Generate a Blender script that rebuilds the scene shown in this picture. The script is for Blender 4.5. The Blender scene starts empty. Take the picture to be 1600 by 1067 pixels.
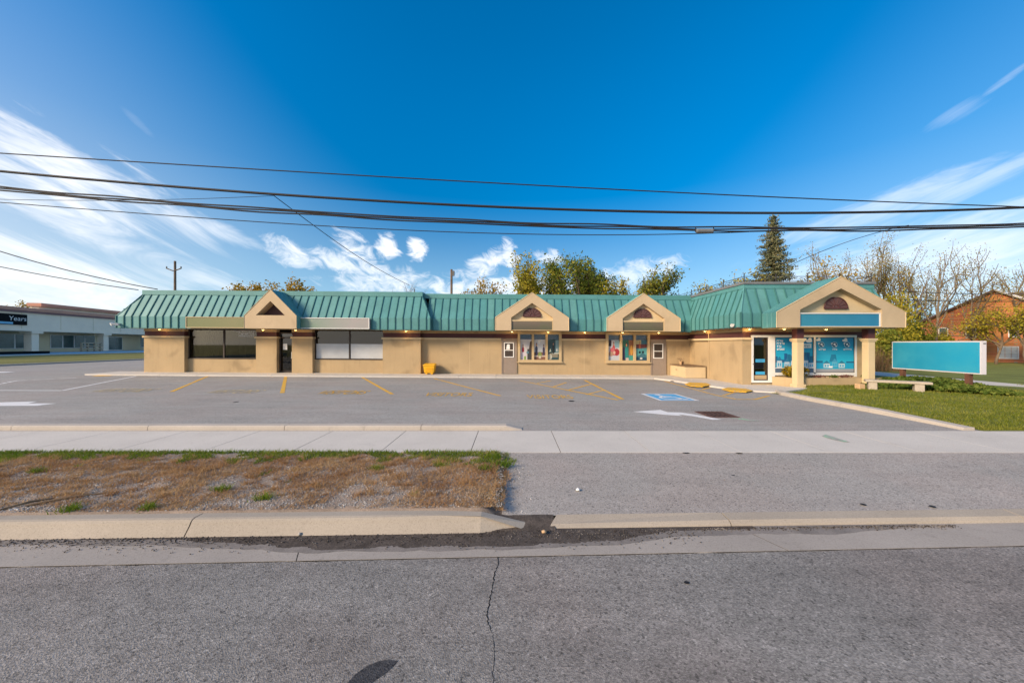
import bpy, math, random
import numpy as np
from mathutils import Vector, Matrix, noise as mnoise
random.seed(7)
rng = np.random.default_rng(11)
SC = bpy.context.scene
COL = SC.collection
R = math.radians
# ------------------------------------------------------------------ camera
F, CX, CY, H = 560.0, 800.0, 537.0, 1.9        # focal length and principal point in photo pixels, eye height
cam = bpy.data.cameras.new('camera'); cam.sensor_width = 36; cam.lens = F / 1600 * 36
cam.shift_y = (CY - 533.5) / 1600; cam.clip_end = 5000; cam.clip_start = 0.05
camo = bpy.data.objects.new('camera', cam); COL.objects.link(camo)
camo.location = (0, 0, H); camo.rotation_euler = (R(90), 0, 0); SC.camera = camo
# ------------------------------------------------------------------ light
SUN_AZ, SUN_EL = -125.0, 25.0                   # degrees, azimuth clockwise from +Y
sd = Vector((math.sin(R(SUN_AZ)) * math.cos(R(SUN_EL)), math.cos(R(SUN_AZ)) * math.cos(R(SUN_EL)), math.sin(R(SUN_EL))))
sl = bpy.data.lights.new('sun', 'SUN'); sl.energy = 2.8; sl.angle = R(14); sl.color = (1.0, 0.79, 0.55)
so = bpy.data.objects.new('sun', sl); COL.objects.link(so); so.rotation_euler = sd.to_track_quat('Z', 'Y').to_euler()
SC.view_settings.view_transform = 'Standard'; SC.view_settings.look = 'None'
SC.view_settings.exposure = 1.08; SC.view_settings.gamma = 1.0; SC.view_settings.use_curve_mapping = False

SC.cycles.max_bounces = 6; SC.cycles.diffuse_bounces = 3; SC.cycles.glossy_bounces = 3; SC.cycles.transparent_max_bounces = 8; SC.cycles.caustics_reflective = False; SC.cycles.caustics_refractive = False
class NT:
    """small helper round a node tree"""
    def __init__(s, tree): s.t = tree; s.n = tree.nodes; s.l = tree.links
    def node(s, typ, **kw):
        n = s.n.new(typ)
        for k, v in kw.items(): setattr(n, k, v)
        return n
    def put(s, sock, v):
        if hasattr(v, 'is_output') or isinstance(v, bpy.types.NodeSocket): s.l.new(v, sock)
        elif v is not None: sock.default_value = v
    def math(s, op, a, b=None, c=None, clamp=False):
        n = s.node('ShaderNodeMath', operation=op, use_clamp=clamp)
        s.put(n.inputs[0], a)
        if b is not None: s.put(n.inputs[1], b)
        if c is not None: s.put(n.inputs[2], c)
        return n.outputs[0]
    def ramp(s, v, a, b, lo=0.0, hi=1.0, smooth=True):
        n = s.node('ShaderNodeMapRange'); n.interpolation_type = 'SMOOTHSTEP' if smooth else 'LINEAR'
        s.put(n.inputs['Value'], v); s.put(n.inputs['From Min'], a); s.put(n.inputs['From Max'], b)
        s.put(n.inputs['To Min'], lo); s.put(n.inputs['To Max'], hi); return n.outputs[0]
    def mix(s, f, a, b, mode='MIX'):
        n = s.node('ShaderNodeMix', data_type='RGBA', blend_type=mode)
        s.put(n.inputs[0], f); s.put(n.inputs[6], a); s.put(n.inputs[7], b); return n.outputs[2]
    def noise(s, vec, scale, detail=3, rough=0.55, dist=0.0):
        n = s.node('ShaderNodeTexNoise'); s.put(n.inputs['Vector'], vec); n.inputs['Scale'].default_value = scale
        n.inputs['Detail'].default_value = detail; n.inputs['Roughness'].default_value = rough; n.inputs['Distortion'].default_value = dist
        return n.outputs['Fac']
    def vor(s, vec, scale, out='Distance', feature='F1'):
        n = s.node('ShaderNodeTexVoronoi', feature=feature); s.put(n.inputs['Vector'], vec); n.inputs['Scale'].default_value = scale
        return n.outputs[out]
    def comb(s, x, y, z=0.0):
        n = s.node('ShaderNodeCombineXYZ'); s.put(n.inputs[0], x); s.put(n.inputs[1], y); s.put(n.inputs[2], z); return n.outputs[0]
    def sep(s, v):
        n = s.node('ShaderNodeSeparateXYZ'); s.put(n.inputs[0], v); return n.outputs
def rgba(c): return (c[0], c[1], c[2], 1.0)

HAZE_COOL, HAZE_WARM, CLOUD_COOL, CLOUD_WARM = (3.0, 5.0, 7.0, 1), (8.6, 8.0, 7.4, 1), (7.8, 7.9, 8.1, 1), (8.8, 8.4, 8.0, 1)
# ------------------------------------------------------------------ sky with clouds at infinity
W = bpy.data.worlds.new('World'); SC.world = W; W.use_nodes = True
w = NT(W.node_tree); w.n.clear()
sky = w.node('ShaderNodeTexSky', sky_type='NISHITA'); sky.sun_disc = False
sky.sun_elevation = R(SUN_EL); sky.sun_rotation = R(SUN_AZ % 360); sky.air_density = 1.0; sky.dust_density = 0.6; sky.ozone_density = 3.0; sky.altitude = 100
tcw = w.node('ShaderNodeTexCoord').outputs['Generated']
dx, dy, dz = w.sep(tcw)
az = w.math('MULTIPLY', w.math('ARCTAN2', dx, dy), 57.2958)
el = w.math('MULTIPLY', w.math('ARCSINE', w.math('MINIMUM', w.math('MAXIMUM', dz, -1.0), 1.0)), 57.2958)
hs = w.node('ShaderNodeHueSaturation'); hs.inputs['Saturation'].default_value = 1.6; hs.inputs['Hue'].default_value = 0.497; w.l.new(w.ramp(el, 4, 38, 0.82, 1.3), hs.inputs['Value']); w.l.new(w.ramp(el, 4, 38, 1.32, 1.6), hs.inputs['Saturation'])
w.l.new(sky.outputs[0], hs.inputs['Color'])
skycol = hs.outputs[0]
def aeh(px, py):
    a = math.atan((px - CX) / F); return math.degrees(a), math.degrees(math.atan((CY - py) / F * math.cos(a)))
def streaks(rot, stretch, scale, seed, dist=0.7):
    """streaked noise in a turned frame of the sky, shared by several clouds"""
    cr, sr = math.cos(R(rot)), math.sin(R(rot))
    p = w.math('ADD', w.math('MULTIPLY', az, cr / stretch), w.math('MULTIPLY', el, sr / stretch))
    q = w.math('ADD', w.math('MULTIPLY', az, -sr), w.math('MULTIPLY', el, cr))
    return w.noise(w.comb(p, q, seed), scale, 5, 0.64, dist)
NL = streaks(-22, 4.5, 0.34, 1.0); NP = streaks(-12, 1.7, 0.60, 5.0, 0.9); NR = streaks(15, 5.0, 0.36, 9.0)
def patch(px, py, sx, sy, rot, k, n, thr=0.30, soft=0.30):
    """one cloud: an oval area of the sky (degrees) filled with streaked noise"""
    a0, e0 = aeh(px, py); cr, sr = math.cos(R(rot)), math.sin(R(rot))
    u = w.math('SUBTRACT', az, a0); v = w.math('SUBTRACT', el, e0)
    p = w.math('ADD', w.math('MULTIPLY', u, cr / sx), w.math('MULTIPLY', v, sr / sx))
    q = w.math('ADD', w.math('MULTIPLY', u, -sr / sy), w.math('MULTIPLY', v, cr / sy))
    m = w.math('SQRT', w.math('ADD', w.math('MULTIPLY', p, p), w.math('MULTIPLY', q, q)))
    d = w.math('SUBTRACT', n, w.math('MULTIPLY', w.math('MULTIPLY', m, m), 0.36))
    return w.ramp(d, thr, thr + soft, 0.0, k)
clouds = [
    patch(15, 300, 19, 7.5, -24, 0.8, NL, 0.30, 0.40), patch(180, 308, 14, 5.0, -24, 0.8, NL, 0.29, 0.42), patch(130, 368, 13, 3.0, -16, 0.75, NL, 0.26, 0.42),
    patch(40, 425, 26, 6, -6, 0.7, NL, 0.22, 0.4), patch(215, 192, 2.0, .5, -38, 0.06, NL, 0.27, 0.4), patch(300, 350, 8, 2.0, -16, 0.5, NL, 0.25, 0.35),
    patch(450, 395, 4.4, 2.2, -22, 0.85, NP, 0.20, 0.46), patch(552, 393, 4.0, 2.9, -28, 0.9, NP, 0.20, 0.46), patch(606, 386, 2.1, 2.3, 0, 0.92, NP, 0.14, 0.40), patch(651, 387, 1.7, 2.1, 10, 0.92, NP, 0.12, 0.40),
    patch(560, 415, 10.5, 2.4, -8, 0.7, NP, 0.24, 0.36), patch(610, 442, 11, 2.2, 2, 0.75, NP, 0.17, 0.46), patch(755, 415, 6.4, 2.3, 28, 0.85, NP, 0.18, 0.46), patch(797, 400, 1.9, 3.2, 20, 0.75, NP, 0.22, 0.3),
    patch(860, 402, 3.6, 1.5, -10, 0.65, NP, 0.20, 0.42), patch(985, 432, 9, 2.9, 12, 0.65, NP, 0.20, 0.46), patch(800, 450, 22, 2.2, 0, 0.75, NP, 0.20, 0.36),
    patch(1490, 178, 3.0, 1.0, 18, 0.22, NR, 0.27, 0.4), patch(1578, 120, 2.6, .5, 28, 0.4, NR, 0.24, 0.45), patch(1420, 302, 9, 1.5, 14, 0.42, NR, 0.27, 0.36),
    patch(1545, 282, 8, 1.3, 22, 0.38, NR, 0.25, 0.42), patch(1330, 340, 12, 1.8, 10, 0.4, NR, 0.27, 0.38), patch(1480, 410, 24, 6.0, 4, 0.62, NR, 0.20, 0.5),
]
# thin high cloud going on round the rest of the sky (behind and beside the camera)
side = w.ramp(w.math('ABSOLUTE', az), 58, 80)
den = w.math('MULTIPLY', w.math('MULTIPLY', w.ramp(NL, 0.40, 0.72), side), w.ramp(el, 62, 30, 0.0, 0.85))
for c in clouds: den = w.math('MAXIMUM', den, c)
den = w.math('MULTIPLY', den, w.ramp(el, -1.0, 1.5))
# pale air near the horizon, reaching higher to the sides
off_ = w.ramp(w.math('ABSOLUTE', w.math('SUBTRACT', az, 4.0)), 14, 62)
top_ = w.math('ADD', 21.0, w.math('MULTIPLY', off_, 24.0))
haze = w.math('MULTIPLY', w.math('POWER', w.math('SUBTRACT', 1.0, w.math('DIVIDE', w.math('MAXIMUM', el, 0.0), top_, clamp=True)), 1.7), 0.66)
haze = w.math('MAXIMUM', haze, w.math('MULTIPLY', w.math('POWER', w.ramp(el, 0.0, 15.0, 1.0, 0.0, False), 1.5), 0.95))
warm = w.ramp(az, -80, -25, 1.0, 0.0)
hz_col = w.mix(warm, HAZE_COOL, HAZE_WARM)
c1 = w.mix(haze, skycol, hz_col)
cl_col = w.mix(warm, CLOUD_COOL, CLOUD_WARM)
c2 = w.mix(den, c1, cl_col)
bg = w.node('ShaderNodeBackground'); bg.inputs['Strength'].default_value = 0.075
w.l.new(c2, bg.inputs[0])
wo = w.node('ShaderNodeOutputWorld'); w.l.new(bg.outputs[0], wo.inputs[0])

# ------------------------------------------------------------------ materials
MATS = {}
def base(name):
    m = bpy.data.materials.new(name); m.use_nodes = True; t = NT(m.node_tree); t.n.clear()
    p = t.node('ShaderNodeBsdfPrincipled'); o = t.node('ShaderNodeOutputMaterial'); t.l.new(p.outputs[0], o.inputs[0])
    t.p, t.o = p, o; t.pos = t.node('ShaderNodeNewGeometry').outputs['Position']; MATS[name] = m
    return m, t
def bump(t, h, strength, dist=0.01):
    b = t.node('ShaderNodeBump'); b.inputs['Strength'].default_value = strength; b.inputs['Distance'].default_value = dist
    t.put(b.inputs['Height'], h); t.l.new(b.outputs[0], t.p.inputs['Normal'])
def simple(name, col, rough=0.7, var=0.12, scale=3.0, bscale=0, bstr=0.2, metal=0.0, spec=0.3, fine=0.0, fscale=40):
    m, t = base(name); n = t.noise(t.pos, scale, 5, 0.6)
    f = t.ramp(n, 0.3, 0.7, 1 - var, 1 + var, False)
    c = t.mix(1.0, rgba(col), t.comb(f, f, f), 'MULTIPLY')
    if fine:
        n2 = t.noise(t.pos, fscale, 3, 0.7); f2 = t.ramp(n2, 0.3, 0.7, 1 - fine, 1 + fine, False)
        c = t.mix(1.0, c, t.comb(f2, f2, f2), 'MULTIPLY')
    t.l.new(c, t.p.inputs['Base Color']); t.p.inputs['Roughness'].default_value = rough; t.p.inputs['Metallic'].default_value = metal
    t.p.inputs['Specular IOR Level'].default_value = spec
    if bscale: bump(t, t.noise(t.pos, bscale, 4, 0.65), bstr)
    return m
def asphalt(name, col, agg=95.0, contrast=0.35, streak=0.10, patch_s=0.35):
    m, t = base(name)
    v = t.vor(t.pos, agg, 'Color'); g = t.sep(v)[0]
    a = t.ramp(g, 0.0, 1.0, 1 - contrast, 1 + contrast, False)
    v2 = t.sep(t.vor(t.pos, agg * 0.62, 'Color'))[1]
    dark = t.ramp(v2, 0.90, 0.97, 1.0, 0.55); a = t.math('MULTIPLY', a, dark)
    lite = t.ramp(v2, 0.02, 0.06, 1.0 + contrast, 1.0); a = t.math('MULTIPLY', a, lite)
    b1 = t.ramp(t.noise(t.pos, patch_s, 5, 0.6, 0.4), 0.3, 0.7, 1 - streak, 1 + streak, False)
    x, y, z = t.sep(t.pos)
    b2 = t.ramp(t.noise(t.comb(t.math('MULTIPLY', x, 0.22), t.math('MULTIPLY', y, 1.5)), 1.6, 5, 0.65), 0.3, 0.7, 1 - streak, 1 + streak, False)
    b3 = t.ramp(t.noise(t.pos, 7.0, 4, 0.6), 0.3, 0.7, 1 - streak * 0.7, 1 + streak * 0.7, False)
    a = t.math('MULTIPLY', t.math('MULTIPLY', a, b1), t.math('MULTIPLY', b2, b3))
    tint = t.mix(t.ramp(t.noise(t.pos, 0.5, 2), 0.35, 0.65), rgba(col), (col[0] * 1.04, col[1] * 0.985, col[2] * 0.97, 1))
    t.l.new(t.mix(1.0, tint, t.comb(a, a, a), 'MULTIPLY'), t.p.inputs['Base Color'])
    t.p.inputs['Roughness'].default_value = 0.85; t.p.inputs['Specular IOR Level'].default_value = 0.25
    bump(t, t.math('ADD', t.vor(t.pos, agg), t.noise(t.pos, agg * 0.5, 3)), 0.55, 0.006)
    return m
def concrete(name, col, var=0.10, dirt=0.22):
    m, t = base(name)
    n1 = t.ramp(t.noise(t.pos, 0.9, 5, 0.6), 0.3, 0.7, 1 - var, 1 + var, False)
    n2 = t.ramp(t.noise(t.pos, 70, 3, 0.7), 0.3, 0.7, 0.90, 1.10, False)
    sp = t.ramp(t.sep(t.vor(t.pos, 130, 'Color'))[0], 0.90, 0.98, 1.0, 0.78)
    st = t.ramp(t.noise(t.pos, 2.6, 6, 0.7, 0.8), 0.55, 0.75, 1.0, 1 - dirt)
    f = t.math('MULTIPLY', t.math('MULTIPLY', n1, n2), t.math('MULTIPLY', sp, st))
    t.l.new(t.mix(1.0, rgba(col), t.comb(f, f, f), 'MULTIPLY'), t.p.inputs['Base Color'])
    t.p.inputs['Roughness'].default_value = 0.9; t.p.inputs['Specular IOR Level'].default_value = 0.2
    bump(t, t.noise(t.pos, 120, 4, 0.7), 0.3, 0.004)
    return m
def paint(name, col, wear=0.5, scale=14):
    """worn road paint: the asphalt shows through in specks"""
    m, t = base(name)
    n = t.math('ADD', t.noise(t.pos, scale, 6, 0.75), t.math('MULTIPLY', t.noise(t.pos, 2.2, 3), 0.35))
    k = t.ramp(n, wear + 0.17, wear + 0.29)
    t.l.new(t.mix(k, rgba(col), (0.345, 0.328, 0.305, 1)), t.p.inputs['Base Color']); t.p.inputs['Roughness'].default_value = 0.8
    t.p.inputs['Specular IOR Level'].default_value = 0.2
    bump(t, t.vor(t.pos, 95), 0.4, 0.005); return m
def leafmat(name, cols, trans=0.35, sc=0.35):
    m, t = base(name); geo = t.node('ShaderNodeNewGeometry'); ri = geo.outputs['Random Per Island']
    cr = t.node('ShaderNodeValToRGB'); e = cr.color_ramp.elements
    for i, c in enumerate(cols):
        if i < 2: e[i].position = i / (len(cols) - 1); e[i].color = rgba(c)
        else:
            q = e.new(i / (len(cols) - 1)); q.color = rgba(c)
    e[1].position = 1 / (len(cols) - 1)
    f = t.math('ADD', t.math('MULTIPLY', ri, 0.55), t.math('MULTIPLY', t.ramp(t.noise(t.pos, sc, 3), 0.3, 0.7, 0, 1, False), 0.5))
    t.l.new(f, cr.inputs[0])
    d = t.node('ShaderNodeBsdfDiffuse'); tr = t.node('ShaderNodeBsdfTranslucent'); mx = t.node('ShaderNodeMixShader'); mx.inputs[0].default_value = trans
    t.l.new(cr.outputs[0], d.inputs[0]); t.l.new(cr.outputs[0], tr.inputs[0]); t.l.new(d.outputs[0], mx.inputs[1]); t.l.new(tr.outputs[0], mx.inputs[2])
    t.n.remove(t.p); t.l.new(mx.outputs[0], t.o.inputs[0]); return m
def stucco(name, col, smudge=0.16):
    m, t = base(name)
    n1 = t.ramp(t.noise(t.pos, 0.7, 4, 0.6), 0.3, 0.7, 0.93, 1.07, False)
    x, y, z = t.sep(t.pos)
    drip = t.ramp(t.noise(t.comb(t.math('MULTIPLY', x, 5), t.math('MULTIPLY', y, 5), t.math('MULTIPLY', z, 0.5)), 1.0, 5, 0.65), 0.5, 0.8, 1.0, 1 - smudge * 0.55)
    sm = t.ramp(t.noise(t.pos, 0.9, 3, 0.5, 0.5), 0.55, 0.75, 1.0, 1 - smudge)
    n2 = t.ramp(t.noise(t.pos, 90, 3, 0.7), 0.3, 0.7, 0.94, 1.06, False)
    f = t.math('MULTIPLY', t.math('MULTIPLY', n1, n2), t.math('MULTIPLY', sm, drip))
    t.l.new(t.mix(1.0, rgba(col), t.comb(f, f, f), 'MULTIPLY'), t.p.inputs['Base Color'])
    t.p.inputs['Roughness'].default_value = 0.9; t.p.inputs['Specular IOR Level'].default_value = 0.15
    bump(t, t.noise(t.pos, 110, 3, 0.7), 0.35, 0.004); return m
def glass(name, tint, ior=1.5, rough=0.02, refl=1.0):
    m, t = base(name); t.n.remove(t.p)
    tr = t.node('ShaderNodeBsdfTransparent'); tr.inputs[0].default_value = rgba(tint)
    gl = t.node('ShaderNodeBsdfGlossy'); gl.inputs['Roughness'].default_value = rough
    fr = t.node('ShaderNodeFresnel'); fr.inputs[0].default_value = ior
    mx = t.node('ShaderNodeMixShader'); t.l.new(t.math('MULTIPLY', fr.outputs[0], refl, clamp=True), mx.inputs[0]); t.l.new(tr.outputs[0], mx.inputs[1]); t.l.new(gl.outputs[0], mx.inputs[2])
    t.l.new(mx.outputs[0], t.o.inputs[0]); return m
def printmat(name, rough=0.35):
    m, t = base(name); a = t.node('ShaderNodeAttribute', attribute_name='Col')
    t.l.new(a.outputs['Color'], t.p.inputs['Base Color']); t.p.inputs['Roughness'].default_value = rough; t.p.inputs['Specular IOR Level'].default_value = 0.3
    return m
def emit(name, col, s):
    m, t = base(name); t.p.inputs['Base Color'].default_value = rgba(col); t.p.inputs['Emission Color'].default_value = rgba(col); t.p.inputs['Emission Strength'].default_value = s
    return m
def gradsign(name, a, b, c, axis, lo, hi):
    """plain sign face with a soft printed blend along one axis"""
    m, t = base(name); x, y, z = t.sep(t.pos); v = {'x': x, 'y': y, 'z': z}[axis]
    f = t.ramp(v, lo, hi); n = t.ramp(t.noise(t.pos, 0.8, 3), 0.35, 0.65, 0.0, 0.5)
    t.l.new(t.mix(n, t.mix(f, rgba(a), rgba(b)), rgba(c)), t.p.inputs['Base Color']); t.p.inputs['Roughness'].default_value = 0.4
    return m

asphalt('lot', (0.325, 0.311, 0.287), 95, 0.18, 0.09)
asphalt('road', (0.222, 0.210, 0.195), 100, 0.36, 0.15)
asphalt('darkpatch', (0.055, 0.056, 0.060), 100, 0.4, 0.1)  # darker asphalt tone for the single long patch on the road
asphalt('apron', (0.335, 0.312, 0.286), 95, 0.22, 0.08)
concrete('walk', (0.565, 0.525, 0.47), 0.06, 0.12)
concrete('kerb', (0.37, 0.32, 0.26), 0.08, 0.18)
concrete('pan', (0.345, 0.31, 0.275), 0.08, 0.2)
concrete('lotkerb', (0.45, 0.40, 0.345), 0.08, 0.25)
simple('joint', (0.07, 0.063, 0.055), 1.0, 0.3, 12)
simple('soil', (0.078, 0.064, 0.055), 1.0, 0.35, 9, 60, 0.6, fine=0.4, fscale=60)
simple('verge', (0.28, 0.215, 0.165), 1.0, 0.25, 1.4, 70, 0.7, fine=0.35, fscale=70)
simple('lawn', (0.15, 0.17, 0.035), 1.0, 0.3, 0.8, 40, 0.6, fine=0.35, fscale=25)
simple('lawnfar', (0.155, 0.155, 0.035), 1.0, 0.25, 0.25, 12, 0.5, fine=0.25, fscale=6)
simple('teal', (0.085, 0.250, 0.250), 0.5, 0.12, 1.2, 0, spec=0.4, fine=0.05, fscale=9)
simple('teal_faded', (0.098, 0.262, 0.256), 0.55, 0.12, 1.6, 0, spec=0.35, fine=0.05, fscale=9)
simple('teal_deep', (0.075, 0.238, 0.242), 0.48, 0.12, 1.4, 0, spec=0.4, fine=0.05, fscale=9)
simple('tealdark', (0.050, 0.165, 0.16), 0.55, 0.1, 2.0)
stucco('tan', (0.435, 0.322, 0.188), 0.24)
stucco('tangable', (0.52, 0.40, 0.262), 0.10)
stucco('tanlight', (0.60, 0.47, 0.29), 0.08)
simple('maroon', (0.085, 0.030, 0.032), 0.6, 0.15, 2.0)
simple('louver', (0.105, 0.055, 0.055), 0.65, 0.15, 3.0)
simple('soffit', (0.42, 0.30, 0.16), 0.8, 0.1, 1.0)
simple('bronze', (0.055, 0.042, 0.035), 0.5, 0.1, 3.0)
simple('whiteframe', (0.72, 0.71, 0.69), 0.5, 0.05, 3.0)
simple('taupe', (0.27, 0.215, 0.175), 0.55, 0.06, 3.0)
simple('trimtan', (0.50, 0.38, 0.22), 0.7, 0.06, 3.0)
simple('darkmetal', (0.045, 0.043, 0.045), 0.5, 0.2, 4.0)
simple('grey', (0.16, 0.17, 0.18), 0.6, 0.1, 2.0)
simple('deck', (0.20, 0.19, 0.18), 0.95, 0.1, 1.0)
simple('yellowbin', (0.80, 0.42, 0.012), 0.45, 0.05, 4.0, spec=0.5)
simple('wood', (0.20, 0.13, 0.075), 0.85, 0.25, 6.0, 30, 0.4)
simple('palewood', (0.42, 0.33, 0.23), 0.85, 0.2, 4.0)
simple('postwood', (0.12, 0.055, 0.035), 0.8, 0.2, 8.0)
simple('bark', (0.155, 0.115, 0.08), 0.95, 0.3, 3.0, 20, 0.5)
simple('barkpale', (0.19, 0.15, 0.11), 0.95, 0.3, 3.0, 20, 0.5)
simple('cable', (0.022, 0.021, 0.024), 0.7, 0.1, 1.0)
simple('pole', (0.16, 0.115, 0.085), 0.9, 0.25, 2.0)
simple('benchstone', (0.40, 0.345, 0.28), 0.9, 0.12, 5.0, 60, 0.3, fine=0.12)
simple('rust', (0.105, 0.055, 0.045), 0.85, 0.25, 8.0)
simple('black', (0.006, 0.006, 0.006), 1.0, 0.0)
simple('paper', (0.80, 0.80, 0.78), 0.8, 0.03)
simple('frost', (0.50, 0.515, 0.53), 0.35, 0.08, 1.5, spec=0.5)
simple('mallwall', (0.88, 0.74, 0.58), 0.9, 0.05, 0.5)
simple('mallbeige', (0.66, 0.56, 0.38), 0.9, 0.05, 0.5)
simple('mallred', (0.60, 0.30, 0.21), 0.8, 0.1, 0.5)
simple('mallpurple', (0.27, 0.16, 0.165), 0.8, 0.1, 0.5)
simple('mallglass', (0.045, 0.085, 0.09), 0.15, 0.3, 1.2, spec=0.6)
simple('bluelot', (0.22, 0.50, 0.68), 0.8, 0.12, 0.4)
simple('roofshingle', (0.17, 0.11, 0.095), 0.9, 0.15, 2.0, fine=0.2, fscale=5)
simple('interior', (0.34, 0.31, 0.25), 0.9, 0.1, 1.0)
simple('furn', (0.45, 0.40, 0.32), 0.8, 0.2, 1.5)
simple('pinkplant', (0.16, 0.07, 0.06), 0.9, 0.3, 4.0)
simple('terracotta', (0.55, 0.36, 0.20), 0.8, 0.1, 4.0)
simple('tar', (0.016, 0.015, 0.016), 0.7, 0.3, 18, 60, 0.4)
simple('stone_lit', (0.34, 0.315, 0.29), 0.9, 0.3, 30)
simple('signside', (0.60, 0.58, 0.62), 0.5, 0.03)
gradsign('signteal', (0.012, 0.22, 0.37), (0.012, 0.30, 0.50), (0.05, 0.34, 0.47), 'y', 16.2, 13.0)
gradsign('signblue', (0.05, 0.27, 0.36), (0.02, 0.19, 0.34), (0.015, 0.17, 0.31), 'x', 12.4, 16.0)
gradsign('signolive', (0.13, 0.15, 0.05), (0.20, 0.19, 0.085), (0.16, 0.17, 0.07), 'x', -18.6, -15.0)
gradsign('signmint', (0.13, 0.24, 0.16), (0.34, 0.31, 0.30), (0.26, 0.30, 0.27), 'x', -12.4, -9.0)
gradsign('signdark', (0.085, 0.08, 0.05), (0.16, 0.125, 0.095), (0.11, 0.13, 0.06), 'z', 2.6, 3.3)
paint('yellow', (0.72, 0.40, 0.035), 0.52); paint('yellowfaint', (0.60, 0.47, 0.26), 0.50); paint('white', (0.72, 0.71, 0.70), 0.60)
paint('whitefaint', (0.48, 0.44, 0.41), 0.42); paint('padblue', (0.10, 0.38, 0.66), 0.60); paint('green', (0.25, 0.62, 0.34), 0.40)
simple('yellowplate', (0.80, 0.50, 0.02), 0.7, 0.1, 6)
glass('pane', (0.52, 0.50, 0.42), refl=1.6); glass('paneclear', (0.97, 0.98, 0.97)); glass('panedark', (0.34, 0.35, 0.34), refl=1.6)
printmat('print')
emit('lampglow', (1.0, 0.66, 0.26), 0.9)
leafmat('leafgreen', [(0.06, 0.11, 0.02), (0.16, 0.20, 0.035), (0.36, 0.31, 0.05)])
leafmat('leafyellow', [(0.15, 0.17, 0.025), (0.36, 0.32, 0.04), (0.55, 0.40, 0.05)])
leafmat('leafgold', [(0.20, 0.16, 0.025), (0.40, 0.27, 0.04), (0.50, 0.32, 0.06)])
leafmat('leafsparse', [(0.14, 0.15, 0.035), (0.32, 0.26, 0.055), (0.48, 0.34, 0.09)])
leafmat('needle', [(0.05, 0.075, 0.045), (0.15, 0.165, 0.09), (0.30, 0.26, 0.14)], 0.15, 0.8)
leafmat('ivyleaf', [(0.03, 0.06, 0.014), (0.10, 0.15, 0.03), (0.24, 0.26, 0.06)], 0.25, 1.2)
leafmat('blade', [(0.075, 0.115, 0.015), (0.165, 0.19, 0.026), (0.34, 0.31, 0.08)], 0.3, 0.9)
leafmat('bladegreen', [(0.07, 0.14, 0.015), (0.15, 0.22, 0.025), (0.30, 0.31, 0.05)], 0.3, 1.5)
leafmat('bladedry', [(0.25, 0.13, 0.062), (0.42, 0.245, 0.115), (0.58, 0.42, 0.23)], 0.3, 1.5)
leafmat('reed', [(0.13, 0.075, 0.045), (0.24, 0.15, 0.08), (0.30, 0.22, 0.11)], 0.3, 0.8)
leafmat('shrubleaf', [(0.12, 0.10, 0.012), (0.30, 0.21, 0.02), (0.42, 0.30, 0.03)], 0.3, 3)
leafmat('pebble', [(0.10, 0.09, 0.082), (0.28, 0.26, 0.24), (0.60, 0.57, 0.54)], 0.0, 6)
leafmat('pebbledark', [(0.03, 0.026, 0.022), (0.06, 0.05, 0.045), (0.30, 0.27, 0.24)], 0.0, 6)
m, t = base('brick')
bt = t.node('ShaderNodeTexBrick'); x_, y_, z_ = t.sep(t.pos); t.l.new(t.comb(t.math('ADD', x_, y_), z_), bt.inputs['Vector'])
bt.inputs['Scale'].default_value = 1.0; bt.inputs['Brick Width'].default_value = 0.42; bt.inputs['Row Height'].default_value = 0.15; bt.inputs['Mortar Size'].default_value = 0.012
bt.inputs['Color1'].default_value = (0.42, 0.10, 0.04, 1); bt.inputs['Color2'].default_value = (0.56, 0.21, 0.08, 1); bt.inputs['Mortar'].default_value = (0.32, 0.22, 0.15, 1)
t.l.new(t.mix(t.ramp(t.noise(t.pos, 0.5, 4), 0.5, 0.75), bt.outputs[0], (0.42, 0.20, 0.05, 1)), t.p.inputs['Base Color']); t.p.inputs['Roughness'].default_value = 0.95

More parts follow.
